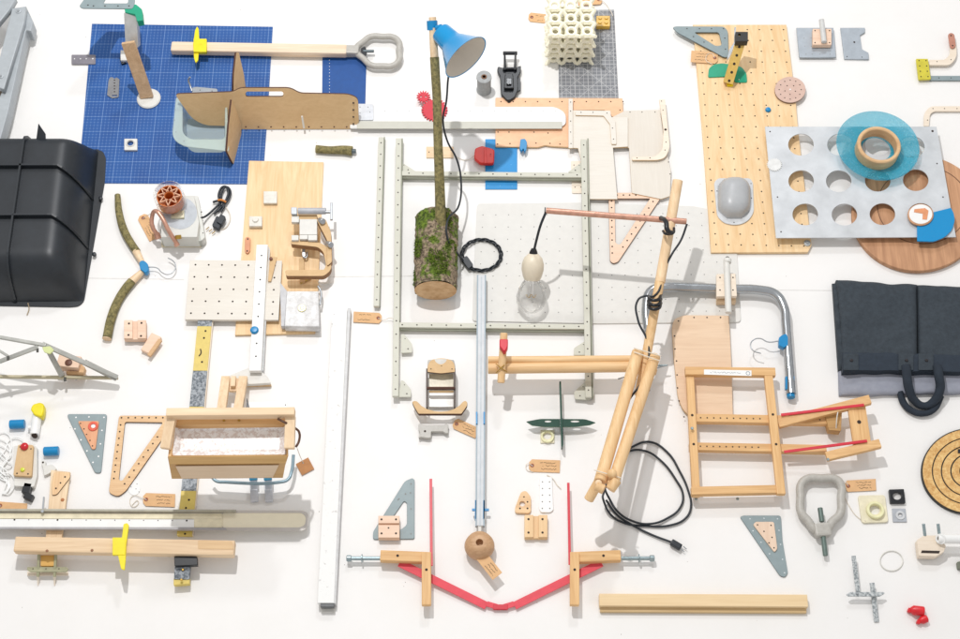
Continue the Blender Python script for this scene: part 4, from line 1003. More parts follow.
plate('lower_block', rect(717,290,736,301.5), 2, 8, pine(0), g)
cyl('tube', P(726.5,262,22), P(728.5,313,20), 3.2, OFFW, g, .4); cyl('tube_mouth', P(727.5,259,22), P(727.3,263,22), 4, OFFW, g, .4)
lathe('bore', P(727.4,258.6,24), cdir(0,-.2,1), [(2.4,0),(0,.2)], HOLE, g, 16)
plate('rounded_board', rnd([(672,327),(674,319),(684,315),(729,315.5),(731.5,364),(733,417),(697,419),(684,412),(678,398),(674,360)],[4,4,5,1,1,1,5,6,5,4]), 2, 3, wood('pink_board',(222,188,154),(236,206,174),0,3,50),
      L('pinkish board with rounded left corners under the folding frame','board'), dots=[(678.5,321),(694,317.5),(707,317.5),(720.5,317.5),(674.5,336),(675,349),(676.5,361),(677,375),(677.5,388),(679,401),(684,417)], r=.8, edge=mdf(0))
# folding wooden frame
g = T('folding_rack', 'wooden folding frame with red straps and drilled rails', 'frame')
OK = oak(90); OKH = oak(0)
def wbar(nm, a, b, w, h, m=OKH, dots=()): return bar(nm, P(*a), P(*b), w, h, m, g, .6, dots=dots)
wbar('rail', (685,372,16), (775,373,16), 8.5, 7); wbar('rail', (691,492,14), (783,490,14), 8, 7)
wbar('stile', (689.5,371,13), (696,497,13), 7.5, 6, OK, dots=[(.37,1.3),(.6,1.3)]); wbar('stile', (767.5,371,16), (781,495,16), 8, 6, OK, dots=[(.37,1.3),(.61,1.3)])
wbar('drilled_rail', (689,419,10), (829,421.5,10), 8.5, 7, OKH, dots=[(.08+.047*i,.75) for i in range(10)]+[(.93,.7)])
wbar('drilled_rail', (689,447.5,10), (826,450,10), 8, 7, OKH, dots=[(.08+.047*i,.75) for i in range(10)])
wbar('arm', (778,424,12), (870,400,24), 9, 6); wbar('arm', (826,457,16), (880,444,22), 8.5, 6)
bar('end_board', P(856,405,20), P(862,445,20), 17, 4, OK, g, .5, dots=[(.45,2)])
bar('strap', P(781,415,17), P(864,405,26), 2.6, 1.4, CRIM, g, .2); bar('strap', P(784,452,16), P(867,441,25), 2.6, 1.4, CRIM, g, .2)
plate('hinge_block', rnd([(825,414),(842,412),(841,431),(829,430)],1), 6, 10, wood('dark_block',(160,114,58),(196,150,84),0), g)
plate('paper_label', [(704,369.5),(751.5,370.5),(751.5,376),(704,374.5)], 19.6, .3, WHITER, g, bev=.02)
scribble('label_writing', 726, 372.7, 34, .1, 1, 19.9, g, 1, paint('pale_ink',(140,150,160)))
ring('label_mark', P(748,373.3,19.9), Z, 2.1, 1.5, .15, paint('pale_ink',(140,150,160)), g, 16, .05)
tube('tie', [P(839,408,20),P(837,417,22),P(836,431,14)], .5, OFFW, g, res=2)
for x, y, z in ((692,428.5,19),(696,499,6),(737.5,499,6),(828,459.5,18),(866,450,20)): bolt('bolt', x, y, z, 1.5, g, ZINC)

# bag
HANDLE = paint('handle_navy', (38,47,58), .9, var=.12, sc_=60, bmp=.2)
g = T('canvas_bag', 'dark navy canvas bag with grey lining and a padded loop handle', 'bag')
def puff(name, c, nx, ny, H, mat, par, z0=0, pw=(4,4), wr=1.5, fr=.05, seed=0):
    bm = bmesh.new(); vs = []
    for j in range(ny+1):
        rw = []
        for i in range(nx+1):
            s, t = i/nx, j/ny
            x = (1-t)*((1-s)*c[0][0]+s*c[1][0])+t*((1-s)*c[3][0]+s*c[2][0]); y = (1-t)*((1-s)*c[0][1]+s*c[1][1])+t*((1-s)*c[3][1]+s*c[2][1])
            u, v = 2*s-1, 2*t-1
            e = max(0, 1-abs(u)**pw[0])**.5*max(0, 1-abs(v)**pw[1])**.5
            h = H*e+wr*e*(noise.noise(Vector((x*fr*.6, y*fr*1.4, seed)))+.5*noise.noise(Vector((x*fr*2, y*fr*2.6, seed+4))))
            q = P(x+noise.noise(Vector((x*.03, y*.1, seed)))*1.2*(abs(v)**6), y+noise.noise(Vector((x*.05, seed, 1)))*1.2*abs(v)**6, z0+H*.45*1) if False else P(x, y+noise.noise(Vector((x*.05, seed, 1)))*1.6*abs(v)**4, z0+h)
            rw.append(bm.verts.new(q))
        vs.append(rw)
    for j in range(ny):
        for i in range(nx): bm.faces.new((vs[j][i],vs[j][i+1],vs[j+1][i+1],vs[j+1][i]))
    edge = [vs[0][i] for i in range(nx+1)]+[vs[j][nx] for j in range(1,ny+1)]+[vs[ny][i] for i in range(nx-1,-1,-1)]+[vs[j][0] for j in range(ny-1,0,-1)]
    low = [bm.verts.new(Vector((v.co.x, v.co.y, z0*S*.2))) for v in edge]
    for k in range(len(edge)): bm.faces.new((edge[k], edge[(k+1)%len(edge)], low[(k+1)%len(edge)], low[k]))
    return bm2(name, bm, mat, par, True)
puff('lining', [(838,368),(1010,368),(1010,393),(839,396)], 70, 20, 6, FABRICG, g, 2, (8,5), 1, .03, 3)
puff('side_panel', [(832,284),(846,282),(850,371),(838,372)], 14, 40, 9, FABRIC, g, 2, (4,6), 3, .07, 7)
puff('front_panel', [(836,280),(917,285),(918,371),(843,371)], 70, 60, 7, FABRIC, g, 8, (16,16), 3.4, .028, 1)
puff('front_panel', [(917,285),(1010,289),(1010,373),(918,371)], 70, 60, 7, FABRIC, g, 8, (16,16), 2.6, .022, 2)
puff('hem_band', [(843,352.5),(1010,354.5),(1010,374),(843,371.5)], 90, 12, 2.6, paint('hem_navy',(40,50,62),.85,var=.1,sc_=90), g, 14, (20,12), .6, .05, 5)
for x in (851.5,906.5,926.5): 
    plate('snap_patch', rnd(rect(x-8,353.5,x+7,370),1), 17.3, .5, FABRIC, g, bev=.1)
    lathe('snap', P(x,360.5,17.8), Z, [(1.7,0),(1.4,.8),(0,1)], paint('snap_dark',(60,56,58),.3,.6), g, 14)
tube('loop_handle', [P(906,366,18),P(907,377,18),P(909,389,14),P(914,400,8),P(924,406,6),P(934,401,8),P(940,389,13),P(939,377,18),P(937,366,18)], [4.6,4.6,4.6,4.1,3.6,4.1,4.6,4.6,4.6], HANDLE, g)
tube('loop_handle', [P(900,392,5),P(903,402,4),P(912,411,4),P(924,413.5,4),P(934,409,4),P(941,396,5)], [3.2,3.4,3.2,3,3.2,3.2], HANDLE, g)

# right edge
g = T('ring_target', 'round cork board of concentric rings divided by black grooves', 'target')
tc_ = (971,471)
plate('disc', disc(tc_[0],tc_[1],49.5,43,72), 0, 4, paint('target_black',(52,50,46),.7), g)
for k, (r1, r0) in enumerate(((48.2,39.2),(37.9,30.2),(28.8,20.8),(19.3,11.6),(10.2,0))):
    plate('cork_ring', disc(tc_[0],tc_[1],r1,r1*.87,64), 4, .9, SPECM, g, holes=[disc(tc_[0],tc_[1],r0,r0*.87,64)] if r0 else [], bev=.1)
plate('marker', rect(958,449,964,453), 4.9, 1, BLK, g)

# ================================================================ lower left
g = T('metal_truss', 'grey slatted metal truss with a pointed right end at the left edge', 'truss')
TR = paint('truss_metal', (178,178,172), .4, .4, var=.1)
def tb(nm, a, b, w, h, m=TR): return bar(nm, P(*a), P(*b), w, h, m, g, .3)
tb('chord', (-30,332,50), (46,345.5,50), 3.2, 3); tb('chord', (42,344,50), (117.5,377.5,14), 4.4, 3); tb('chord', (84,362,26), (117,378.5,12), 5.5, 3)
tb('strut', (-20,369,40), (38,347,50), 4.2, 2); tb('strut', (-20,339,45), (8,356,45), 2.4, 2); tb('strut', (46,346,48), (62,376,16), 5.2, 2)
bar('bottom_chord', P(-30,376.5,14), P(118,378,12), 2.4, 4, paint('truss_warm',(186,176,148),.5,.2), g, .3)
plate('joint_plate', rnd([(42,347),(50,346),(54,350),(50,354),(44,352)],1), 51, 1.5, paint('pale_lime',(206,214,150)), g)
for x, y, z in ((8,358,48),(37.5,350,50),(62,373,18),(65,379,16)): cyl('bolt', P(x,y-2,z), P(x,y+2.5,z-2), 1.2, paint('bolt_dark',(96,96,92),.5,.4), g, .2)
g = T('drilled_block', 'pink wooden block with a round dark hole inside the metal truss', 'block')
bar('block', P(59,362,14), P(81,365,14), 13, 12, PINK, g, .8)
plate('side_block', rnd([(79,363),(85,367),(83,375),(66,374),(66,371),(79,371)],1), 6, 8, wood('tan_block',(196,150,100),(218,176,126),0), g)
lathe('bore', P(68.5,362.5,20.6), Z, [(3.6,0),(3.2,.3),(0,.35)], paint('bore_brown',(98,58,40)), g, 20)
for x in (63,75): cyl('screw', P(x,373,12), P(x+1.5,380,8), 1.1, STEEL, g, .2)
def gblock(x0, y0, x1, y1, z, h, m, label, dots, vert=True, gw=.22, gd=2.2):
    g = T('grooved_block', label, 'block')
    plate('base', rnd(rect(x0,y0,x1,y1),.5), z, h-gd, m, g)
    if vert:
        w = (x1-x0)*(1-gw)/2
        qs = [rect(x0,y0-1,x0+w,y1-1.2), rect(x1-w,y0-1,x1,y1-1.2)]
    else:
        w = (y1-y0)*.34
        qs = [rect(x0,y0-1,x1,y0-1+w), rect(x0,y0+w+1,x1,y1-1.2)]
    for q in qs:
        xs = [p[0] for p in q]; ys = [p[1] for p in q]
        plate('ridge', rnd(q,.5), z+h-gd, gd, m, g, dots=[d for d in dots if min(xs) < d[0] < max(xs) and min(ys) < d[1] < max(ys)])
gblock(124,321,146,339.5, 2, 8, PINK, 'pink grooved wooden block with four holes below the branch hanger', [(129,323.5,1.1),(141.5,323,1.1),(128.5,335,1.1),(141,336,1.1)])
g = T('groove_half', 'narrow grooved half block tilted beside the pink grooved block', 'block')
bar('block', P(146,353,3), P(157,336,3), 11, 6, PINK, g, .6); bar('ridge', P(149,356,6), P(160.5,340,6), 4, 3, wood('tan_block',(196,150,100),(218,176,126),0), g, .3)
g = T('slate_triangle', 'grey metal triangle with an orange triangle and red ring on it', 'triangle')
plate('triangle', rnd([(66.3,414),(107,414),(101,473),(95,473)],[4,3,2.5,2.5]), 0, 1.6, SLATE, g, dots=[(76,417.5),(89,417),(104,417.5),(75,429),(102,430.5),(81,440),(100.5,444),(87,451),(98.5,456.5),(93,462.5)], r=.85, dotmat=WHITE, edge=paint('slate_edge',(108,122,128)))
plate('inner_triangle', rnd([(77.5,421),(99,421),(95.5,449),(92,449.5)],[2.5,2,2,2]), 1.6, 1.6, wood('orange_wood',(214,142,98),(230,164,120),90), g, dots=[(80.5,423.5),(84,429),(86.5,434.5),(90,440.5),(92.5,446)], r=.7)
ring('ring', P(93.2,426.5,3.2), Z, 4.9, 2.4, 1, paint('coral',(224,92,66)), g, 24, .3); plate('ring_gap', disc(93.2,426,2.3,2,16), 3.25, .1, WHITE, g, bev=0)
def setsq(name, outer, inner, dots, m, z, label, par=None):
    return plate(name, outer, z, 2, m, L(label,'set square'), holes=[inner], dots=dots, r=.85, edge=BURN)
setsq('set_square', rnd([(119,415.5),(172,415.5),(172,425),(126,491),(118,497),(108.5,493)],[3,1,1,3,4,4]), rnd([(125,422),(163,422.5),(122,481),(118.8,480)],2),
      [(121.5+i*6.9,417.8) for i in range(7)]+[(120.6-i*.85,425+i*6.7) for i in range(9)]+[(157.5-i*4.7,437+i*6.7) for i in range(8)], wood('square_wood',(216,170,120),(240,202,152),0), .2, 'golden wooden set square with drilled edges left of the crate')
setsq('set_square', rnd([(608.5,192.5),(662.5,192.5),(662,196),(618,262),(613,263.5),(610,261)],[2,1,1,2,2,2]), rnd([(614.7,198.5),(650,198.5),(620,245),(615.5,243)],[1,1,3,2]),
      [(611+i*6.2,195) for i in range(9)]+[(611.5+.1*i,201+i*6.5) for i in range(9)]+[(653-i*4.3,201.5+i*6.5) for i in range(8)], PINK, 2, 'pinkish wooden set square lying behind the copper arm')

# yellow and black post
g = T('taped_post', 'long post wrapped in yellow tape and grey speckled bands under the crate', 'post')
YT = paint('tape_yellow', (220,196,104), .5, var=.06)
def pp(y): return 205.5-(y-320)*(22.5/235)
for (y0, y1, m) in ((320,327.5,TERR),(327.5,372,YT),(372,408,TERR),(408,411,YT),(411,425,YT),(478,492,TERR),(492,536,YT)):
    bar('tape_band' if m is YT else 'speckled_band', P(pp(y0),y0,4), P(pp(y1),y1,4), 14, 6, m, g, .3)
bar('core', P(pp(321)+1.2,321,3), P(pp(536)+1.2,536,3), 13.6, 4.5, cream(90), g, .3)
for x, y in ((204,338),(202,362),(205.5,331),(189,500),(186,508),(185,534)): bolt('screw', x, y, 7, 1, g, HOLE, .5)
tube('mark', [P(200.5,349,7.3),P(201,353,7.3),P(199,356,7.3)], .6, INK, g, res=2)
g = T('strap_clamp', 'black clamp closing the taped post below the long beam', 'clamp')
plate('clamp', rnd([(174,556.5),(197,556.5),(197.5,565),(174.5,566)],1), 12, 6, BLK, g)
bar('speckled_end', P(183,566,10), P(182,580,8), 14, 6, TERR, g, .4); bar('taped_end', P(182,579.5,7), P(182,585.5,7), 14.5, 6, YT, g, .5)
for x, y in ((183,570),(181.5,580)): bolt('screw', x, y, 13, 1.2, g, BRASS)

# crate
g = T('glitter_crate', 'wooden crate tray lined with iridescent film in a raised wooden yoke', 'crate')
CZ = 92
def cb(nm, a, b, w, h, m=None): return bar(nm, P(*a), P(*b), w, h, m or pine(0), g, .7)
cb('yoke_rail', (167,414,CZ+16), (295,413,CZ+16), 7.5, 10); cb('yoke_arm', (172,415,CZ+12), (165.5,449,CZ+6), 9, 8, pine(90)); cb('yoke_arm', (290.5,416,CZ+12), (289.5,449,CZ+6), 9, 8, pine(90))
plate('back_wall', [(173,418),(288,418),(287,424),(174,425)], CZ-10, 16, oak(0), g, bev=.2)
gl = T  # tray
top_o = [(170,424.5),(287.5,423.5),(285.5,457),(168.5,458)]; top_i = [(178.5,426),(285,425),(284,455.5),(176,456.5)]
cz_, gx = CZ, [(181,433.5),(279,433),(276,449.5),(180,450.5)]
bm = bmesh.new()
o_ = [P(x,y,CZ+2) for x, y in ((174,425),(286.5,424.5),(285,457),(169,458))]
i_ = [P(x,y,CZ-5) for x, y in ((182,430.5),(280,430),(279,449.5),(180,450.5))]
A = [bm.verts.new(p) for p in o_]; B = [bm.verts.new(p) for p in i_]
for k in range(4):
    f = bm.faces.new((A[k],A[(k+1)%4],B[(k+1)%4],B[k])); f.material_index = 0
bm.faces.new(B).material_index = 0
bm2('film_lining', bm, GLIT, g)
cb('tray_side', (174,424,CZ+1), (170,458,CZ+1), 3, 5, oak(90)); sheet('end_wall', [P(170,425,CZ+2),P(176,426,CZ-4),P(180,455,CZ-8),P(169.5,458,CZ+2)], 1, oak(90), g)
sheet('front_wall', [P(168,456.5,CZ+3),P(287,455.5,CZ+3),P(283,477,CZ-22),P(172,478,CZ-22)], 2.4, wood('crate_front',(184,138,76),(206,160,98),0,rough=.15), g)
sheet('front_inset', [v+Vector((0,-.0045,.002)) for v in (P(176,464.5,CZ-6),P(279,463.5,CZ-6),P(273,475.5,CZ-20),P(182,476.5,CZ-20))], 1.2, wood('inset_front',(214,184,150),(228,200,168),0,rough=.3), g)
sheet('front_lip', [P(168.5,456.8,CZ+4.6),P(287,455.8,CZ+4.6),P(286,463,CZ-2),P(170,464,CZ-2)], 1, wood('crate_lip',(196,150,84),(214,170,104),0), g)
sheet('end_wall', [P(287,424,CZ+3),P(287.5,456,CZ+3),P(284,477,CZ-22),P(280,465,CZ-22)], 1.5, oak(90), g)
plate('bottom', [(186,462),(282,461),(280,470),(184,471)], CZ-24, 2, mdf(0), g)
tube('cord', [P(278,419,CZ+14),P(284,422,CZ+16),P(288,424,CZ+12)], 1.1, paint('twine',(96,66,50)), g); tube('cord', [P(295,428,CZ+4),P(299,432,CZ),P(299,441,CZ-4),P(296,447,CZ-4)], 1.1, paint('twine',(96,66,50)), g)
for x in (224,239): bolt('screw', x, 420.5, CZ+6.5, 1.2, g, BRASS)
for (a, b) in (((226,378,14),(221.5,411,30)), ((243.5,378,14),(238,411,30))): cb('back_leg', a, b, 8.5, 6, pine(90))
cb('back_tie', (231,382,18), (236,382,18), 11, 5, pine(90)); plate('tie_plate', rect(229,378,238,391), 12, 4, pine(0), g)
plate('dark_fitting', rnd([(221,399),(223,399),(222,405),(219,405)],.5), 20, 3, BLK, g); plate('dark_fitting', rnd([(247,398),(249,406),(250,409.5),(246,409)],.5), 20, 3, BLK, g)
# tube frame below it
g = T('tube_cradle', 'pale blue grey tube cradle with two blue legs and added pale shadow strips under the crate', 'cradle')
tube('bent_tube', [P(212,477,14),P(216,481,14),P(226,482.2,14),P(280,482.2,14),P(288,479.5,14),P(291.5,472,14),P(293.5,455,16)], 1.6, paint('tube_bluegrey',(142,166,178),.3,.3), g)
for x in (253,267.5): bar('leg', P(x,470,16), P(x+.5,480.5,14), 7.5, 3, paint('leg_teal',(26,122,158),.4), g, .3)
for x in (253.5,268): bar('leg', P(x,480.5,4), P(x+1,502,2), 7, 2, paint('shadow_strip_pale',(204,206,212),.5), g, .3)  # invented flat strips, coloured as the shadow bands below the blue rods
paper_tag(305,466.5,14,13,-28,'square brown card hanging on a string from the crate', z=1, square=True, plain=True, string=[(300,456,8),(297,448,20)], mat=paint('brown_card',(184,130,84),.8))
plate('white_strip', [(249,402),(287,402),(288,410),(250,409)], 30, 2, WHITE, L('short white slat behind the crate rail','slat'), dots=[(285.5,405,.6)])
paper_tag(159,500,32,13,2,'kraft tag with knotted string above the long rail', z=.8, rows=3, string=[(142,498,2),(133,496,1),(130,503,1),(134,507,1),(138,501,1),(132,505,1)])
plate('white_tab', rnd([(129,480),(137,479),(141,486),(139,494),(133,496),(128,492)],3), 0, .5, WHITE, L('small white perforated tab beside the tip of the wooden set square','tab'), dots=[(132,482,.5),(137,484,.5),(131,487,.5),(136,489,.5),(139,492,.5)], dotmat=HOLEG)

# long rail and beam
g = T('clear_channel', 'long clear and cream channel with a rounded right end across the left side', 'channel')
plate('base', rnd([(-40,509.5),(302,510.5),(308.5,513),(308.5,527),(303,531),(-40,530)],[1,3,4,4,3,1]), 9, 1.2, paint('channel_frame',(196,190,184),.4,var=.03), g, holes=[rnd([(222,513),(302,513),(306,517),(305,525),(300,527.5),(222,527.5)],3)], bev=.2)
plate('window', rnd([(222,512.6),(302,512.6),(306.4,516.6),(305.4,525.4),(300.4,527.9),(222,527.9)],3), 9.4, .5, paint('window_cream',(238,229,204),.3,var=.02), g, bev=.05)
bar('top_edge', P(-40,510.3,13), P(236,511.3,13), 2.2, 3, paint('edge_olive',(172,168,152),.4), g, .3)
plate('cream_strip', [(194,519),(222,519.2),(222,527.6),(194,527.6)], 10.2, .8, paint('strip_cream',(232,222,192),.5), g, bev=.05)
plate('cream_strip', [(-40,513),(222,513.5),(222,519),(-40,518.5)], 10.2, .8, paint('strip_cream',(232,222,192),.5), g, bev=.05)
plate('white_strip', [(-40,519),(194,519.5),(194,527.5),(-40,527)], 10.2, 1.6, WHITE, g, dots=[(14.5+i*14.35,519.9+.07*i,.9 if i in (0,3,12) else .5) for i in range(13)], bev=.1)
bar('lower_edge', P(-40,528.4,11), P(226,529.4,11), 2, 3, paint('edge_grey',(172,170,172),.4), g, .3)
bar('bolt', P(44,497,14), P(43,510,13), 1.6, 1.6, STEEL, g, .2); lathe('nut', P(42.5,511.5,14.5), Z, [(1.6,0),(1.4,1),(0,1)], STEEL, g, 8)
g = T('wood_piece', 'upright wooden slat with a triangular drilled head under the long channel', 'slat')
plate('slat', [(51,470),(70,472),(66,500),(61,545),(45,545),(49,500)], 2, 4, pine(90), g)
plate('head', rnd([(54,472),(69.5,472),(70.5,477),(57,494.5),(52,495.5),(51.5,484)],2), 6, 1.5, wood('square_wood',(216,170,120),(240,202,152),90), g, dots=[(65,477,.9),(60.5,483,.8),(56,488.5,.9)], edge=BURN)
lathe('screw_head', P(62.5,500,6), Z, [(1.8,0),(1.5,.4),(0,.5)], paint('copper_screw',(176,112,60)), g, 12)
g = T('long_beam', 'long pale wooden beam with a rounded inset panel near the bottom left', 'beam')
bar('beam', P(15.5,545.5,18), P(235,549.5,18), 14.5, 10, pine(0), g, 1.6)
plate('inset_panel', rnd([(198,540.5),(232,541.5),(233.5,549.5),(198,549)],1), 22.6, .8, wood('inset',(212,172,122),(230,194,144),0), g)
for x, y in ((47,552),(92,551.5)): lathe('knot', P(x,y-1,23), Z, [(1.4,0),(1.2,.25),(0,.3)], paint('knot_brown',(146,98,66)), g, 12)
g = T('fin_clip', 'yellow plastic fin clipped over the long beam at the bottom left', 'clip', 'yellow plastic fins on wooden bars')
plate('fin', rnd([(123.5,524),(127,523),(128.8,525),(126,545),(125.5,560),(124.5,570),(121,569),(118,556),(120.5,548)],1), 25, 2.4, YEL, g)
plate('block', rect(112.5,537.5,125,555), 24, 4, YEL, g)
g = T('trestle', 'small greenish trestle of crossed slats holding up the long beam', 'trestle')
SL = paint('olive_slat', (168,166,134), .5, var=.1)
plate('slat', rnd([(27,567),(66,567),(68.5,569),(66,572),(30,572),(27,570)],1), 8, 2, SL, g, dots=[(33,569,.6),(46,569,.6),(59,569,.6)])
bar('leg', P(39,554,13), P(38,577,7), 2.4, 2.4, SL, g, .3); bar('leg', P(56,554,13), P(54.5,577,7), 2.4, 2.4, SL, g, .3)
for x in (38,54.5): sheet('spike', [P(x-1.4,576,6),P(x+1.4,576,6),P(x+.6,586,0),P(x-.2,586,0)], 1, cream(90), g)
plate('block', rect(40.5,555,54,566), 4, 7, wood('ochre_wood2',(206,150,56),(226,176,86),0), g); plate('base_slat', rnd([(27,571.5),(68,571.5),(68,575.5),(27,575.5)],1), 0, 2, cream(0), g)

# small things far left
for (x, y, lb) in ((17.3,424.3,'upper of the two blue plastic tubes at the left edge'), (51.3,451.2,'lower of the two blue plastic tubes, right of the drilled box')):
    g = T('blue_tube', lb, 'tube', 'short blue plastic tubes')
    cyl('tube', P(x-7.4,y+.3,4.5), P(x+7.4,y-.3,4.5), 4.4, BLUE, g, .5)
g = T('elbow_pipe', 'white pipe elbow with a bright yellow cap', 'pipe')
cyl('pipe', P(37.5,414,5), P(34.5,435,5), 4.6, WHITER, g, .4); lathe('bore', P(34.5,435.7,6.5), cdir(-.2,.5,1), [(3.2,0),(0,.2)], HOLE, g, 18)
plate('cap', rnd([(33,404),(40,402),(44,404),(43.5,412),(41.5,417),(34,415),(30.5,409.5),(31,407)],2), 2, 10, YEL, g, bev=1.4); cyl('side_branch', P(28,428,5), P(34,427,5), 2, WHITER, g, .3)
plate('white_fitting', rnd([(41,461),(46,461),(45,466),(52,464),(57,469),(50,473),(44,476),(43,469)],2), 0, 4, OFFW, L('irregular white fitting below the lower blue tube','fitting'), dots=[(43,462.5,1)])
g = T('control_box', 'small brown faced control box with a red button and trailing white wires', 'box')
plate('case', rnd([(13.5,446),(32,444),(37,447),(37,476),(34,487),(14,486)],2), 0, 6, OFFW, g)
plate('panel', rnd([(18,444.5),(33.5,445),(31.5,476.5),(13,475.5)],2), 6, 4, mdf(90), g, dots=[(17,473.5,.8),(28,474,.8),(20,447,.7),(31,449,.7)])
lathe('red_button', P(24.7,447,10), Z, [(3.6,0),(3.8,1.6),(2.4,3),(0,3.4)], paint('button_red',(200,34,44),.25), g, 24); lathe('green_lamp', P(22.7,470,10), Z, [(2.2,0),(1.8,1.6),(0,2)], paint('lime_lamp',(206,214,60),.3), g, 16)
bar('connector', P(29,484,3), P(26,494,3), 8, 6, BLK, g, .6); bar('connector', P(25,496,3), P(33,499,3), 6, 6, BLK, g, .6)
for k in range(7):
    r_ = 6+k*1.4
    tube('wire', [P(-6,436+k*4,2),P(4+random.uniform(-2,2),433+k*7,2+k*.3),P(9+random.uniform(-3,3),446+k*5,2),P(4+random.uniform(-4,4),458+k*3,3),P(-2+k*2,474+random.uniform(-5,5),2),P(7+random.uniform(-4,4),486+k*1.2,2),P(2,494,2)], .6, WHITER, g, res=2)
tube('wire', [P(26,445,6),P(19,438,3),P(10,440,2),P(4,452,2),P(-4,460,2)], .6, WHITER, g, res=2)
paper_tag(12,506.5,30,8,4,'kraft tag half hidden above the long channel at the left edge', z=.5, plain=True)

# ================================================================ bottom middle and right
g = T('drilled_triangle', 'slate triangle with a long slot behind a small grooved block', 'triangle')
plate('triangle', rnd([(412.5,478),(414.6,480),(414.5,539),(373,539.5),(373,532),(405,481)],[2,1,2,2.5,2.5,3]), 0, 1.6, SLATE, g, holes=[rnd([(404,501),(407,503),(407,525),(399,531),(391,520)],3)], dots=[(411,484,.7),(405.5,494,.7),(410.5,493,.7),(399,499,.7),(398,500,.6),(411,509,.7),(411,534,.7)], dotmat=HOLEG, edge=paint('slate_edge',(108,122,128)))
gblock(378.3,516.8,399.5,539, 1.6, 7, PINK, 'pink grooved wooden block lying on the slotted slate triangle', vert=False, dots=[(381.5,519.5,1),(396,519.5,1),(381.5,533.5,1),(396,533.5,1),(388.5,528,.8)])
STR = []
g = T('strap_spreader', 'red strap folding rig with two wooden L shaped handles', 'rig')
OKB = oak(0)
for sx in (-1, 1):
    def X(x): return 500.5+sx*x
    bar('cross_handle', P(X(120),556.5,9), P(X(70.5),558.5,9), 10, 8, OKB, g, .8, dots=[(.35,1.3)])
    bar('down_handle', P(X(74),553,13), P(X(74),606,13), 8.6, 6, oak(90), g, .8, dots=[(.34,1.3)])
    bar('strap', P(X(101),563,6), P(X(14),606,3), 7.4, 1, PINKR, g, .2)
    cyl('rod', P(X(118),558.5,7), P(X(151),558.5,7), 1.9, ZINC, g, .2); cyl('rod_washer', P(X(138),558.5,7), P(X(139),558.5,7), 4, ZINC, g, .2); cyl('rod_nut', P(X(149),558.5,7), P(X(154),558.5,7), 3, ZINC, g, .6)
bar('long_strap', P(430.8,479,10), P(431.4,566,14), 2.6, 1.2, CRIM, g, .2); bar('long_strap', P(568.3,483,10), P(569.8,565,14), 2.4, 1.2, CRIM, g, .2)
plate('strap_clasp', rnd(rect(493,604.5,508,609.5),1), 1.5, 3, CRIM, g); bar('strap', P(487,604,4), P(497,607,3.6), 5, 1, PINKR, g, .2); bar('strap', P(514,604,4), P(504,607,3.6), 5, 1, PINKR, g, .2)
plate('small_triangle', rnd([(521,492),(526,490.5),(531,497),(531,511),(529,513.5),(515,513),(515,508)],2.5), 0, 3, wood('square_wood',(216,170,120),(240,202,152),0), L('small wooden triangle with a white centre hole above a grooved block','triangle'), holes=[(522.3,503.8,2.9,2.6)], dots=[(527.5,502,.8),(527.5,508.5,.9),(520,508.5,.9),(524,497,.7)])
plate('perforated_tab', rnd([(539.5,477),(552,477),(553.5,510),(550,512.5),(541,512.5),(539,509)],1.5), 0, 2, WHITER, L('white perforated tab with two columns of holes','tab'), dots=grid([(542.5,482),(549.5,482),(549.8,508.5),(542.3,508.5)],2,5), r=.65, dotmat=HOLEG)
gblock(524.5,516,547.5,538.5, 0, 7, wood('block_gold',(218,176,122),(238,200,150),90), 'golden grooved wooden block below the small wooden triangle', dots=[(528.5,519.3,1.1),(542.5,519.3,1.1),(528.5,532.7,1.1),(542.5,532.7,1.1)])
g = T('wood_plank', 'long pale wooden plank with a lower ledge at the bottom edge', 'plank')
bar('plank', P(599,601,5), P(807,602,5), 11.5, 8, wood('plank_wood',(222,190,140),(238,210,164),0,2,45), g, .6)
bar('ledge', P(600,610,2), P(806,611,2), 5, 4, wood('ledge_wood',(196,164,112),(214,184,134),0,2,45), g, .4)
g = T('slate_triangle', 'slate metal triangle with a pale pink triangle on it near the bottom right', 'triangle')
plate('triangle', rnd([(740,517),(743,515.5),(781,515.5),(782.5,540),(788,573),(785,577.5),(780,576)],[3,2,3,1,2,2,2]), 0, 1.6, SLATE, g, dots=[(750,519),(764,518.5),(777.5,519),(753,531),(779,530.5),(761,542.5),(780.5,544.5),(769.5,554),(782.5,559.5),(784.5,573)], r=.7, dotmat=paint('pale_dot',(206,214,216)), edge=paint('slate_edge',(108,122,128)))
plate('inner_triangle', rnd([(753,524.5),(756,521.8),(774,521.8),(777.5,549),(774.5,552.5)],[2.5,1,2,2.5,2]), 1.6, 1.6, wood('pale_pink',(226,194,168),(240,214,190),90), g, dots=[(757.5,525),(771,525.5),(764,531.5),(772,537.5),(769,543),(774,548)], r=.7)
g = T('grip_handle', 'grey cast metal D grip with a threaded rod lying alone at lower right', 'handle')
tube('grip_loop', [P(*q,7) for q in [(816,530),(808,521),(801,512),(800.5,497),(801,485),(807,479),(821,478.5),(835,479),(841,485),(841,498),(840,514),(832,522),(826,530)]], [4.0]*13, GRIP, g, cyclic=True)
bar('socket', P(821,524,8), P(823.5,537,8), 15, 9, GRIP, g, 3)
cyl('threaded_rod', P(825.5,556,6), P(823,535,8), 2.4, paint('rod_green',(112,128,122),.4,.5), g); cyl('threaded_rod', P(822,522,8), P(820,508,9), 2.4, paint('rod_green',(112,128,122)), g)
paper_tag(860.5,485.5,31,11.5,-3,'kraft tag with handwriting beside the cast metal D grip', z=.8, rows=3, string=[(846,483,2),(844,490,1),(851,509,1),(860,519,1),(866,521,3)])
g = T('flange_square', 'cream plastic square with a raised ring', 'flange')
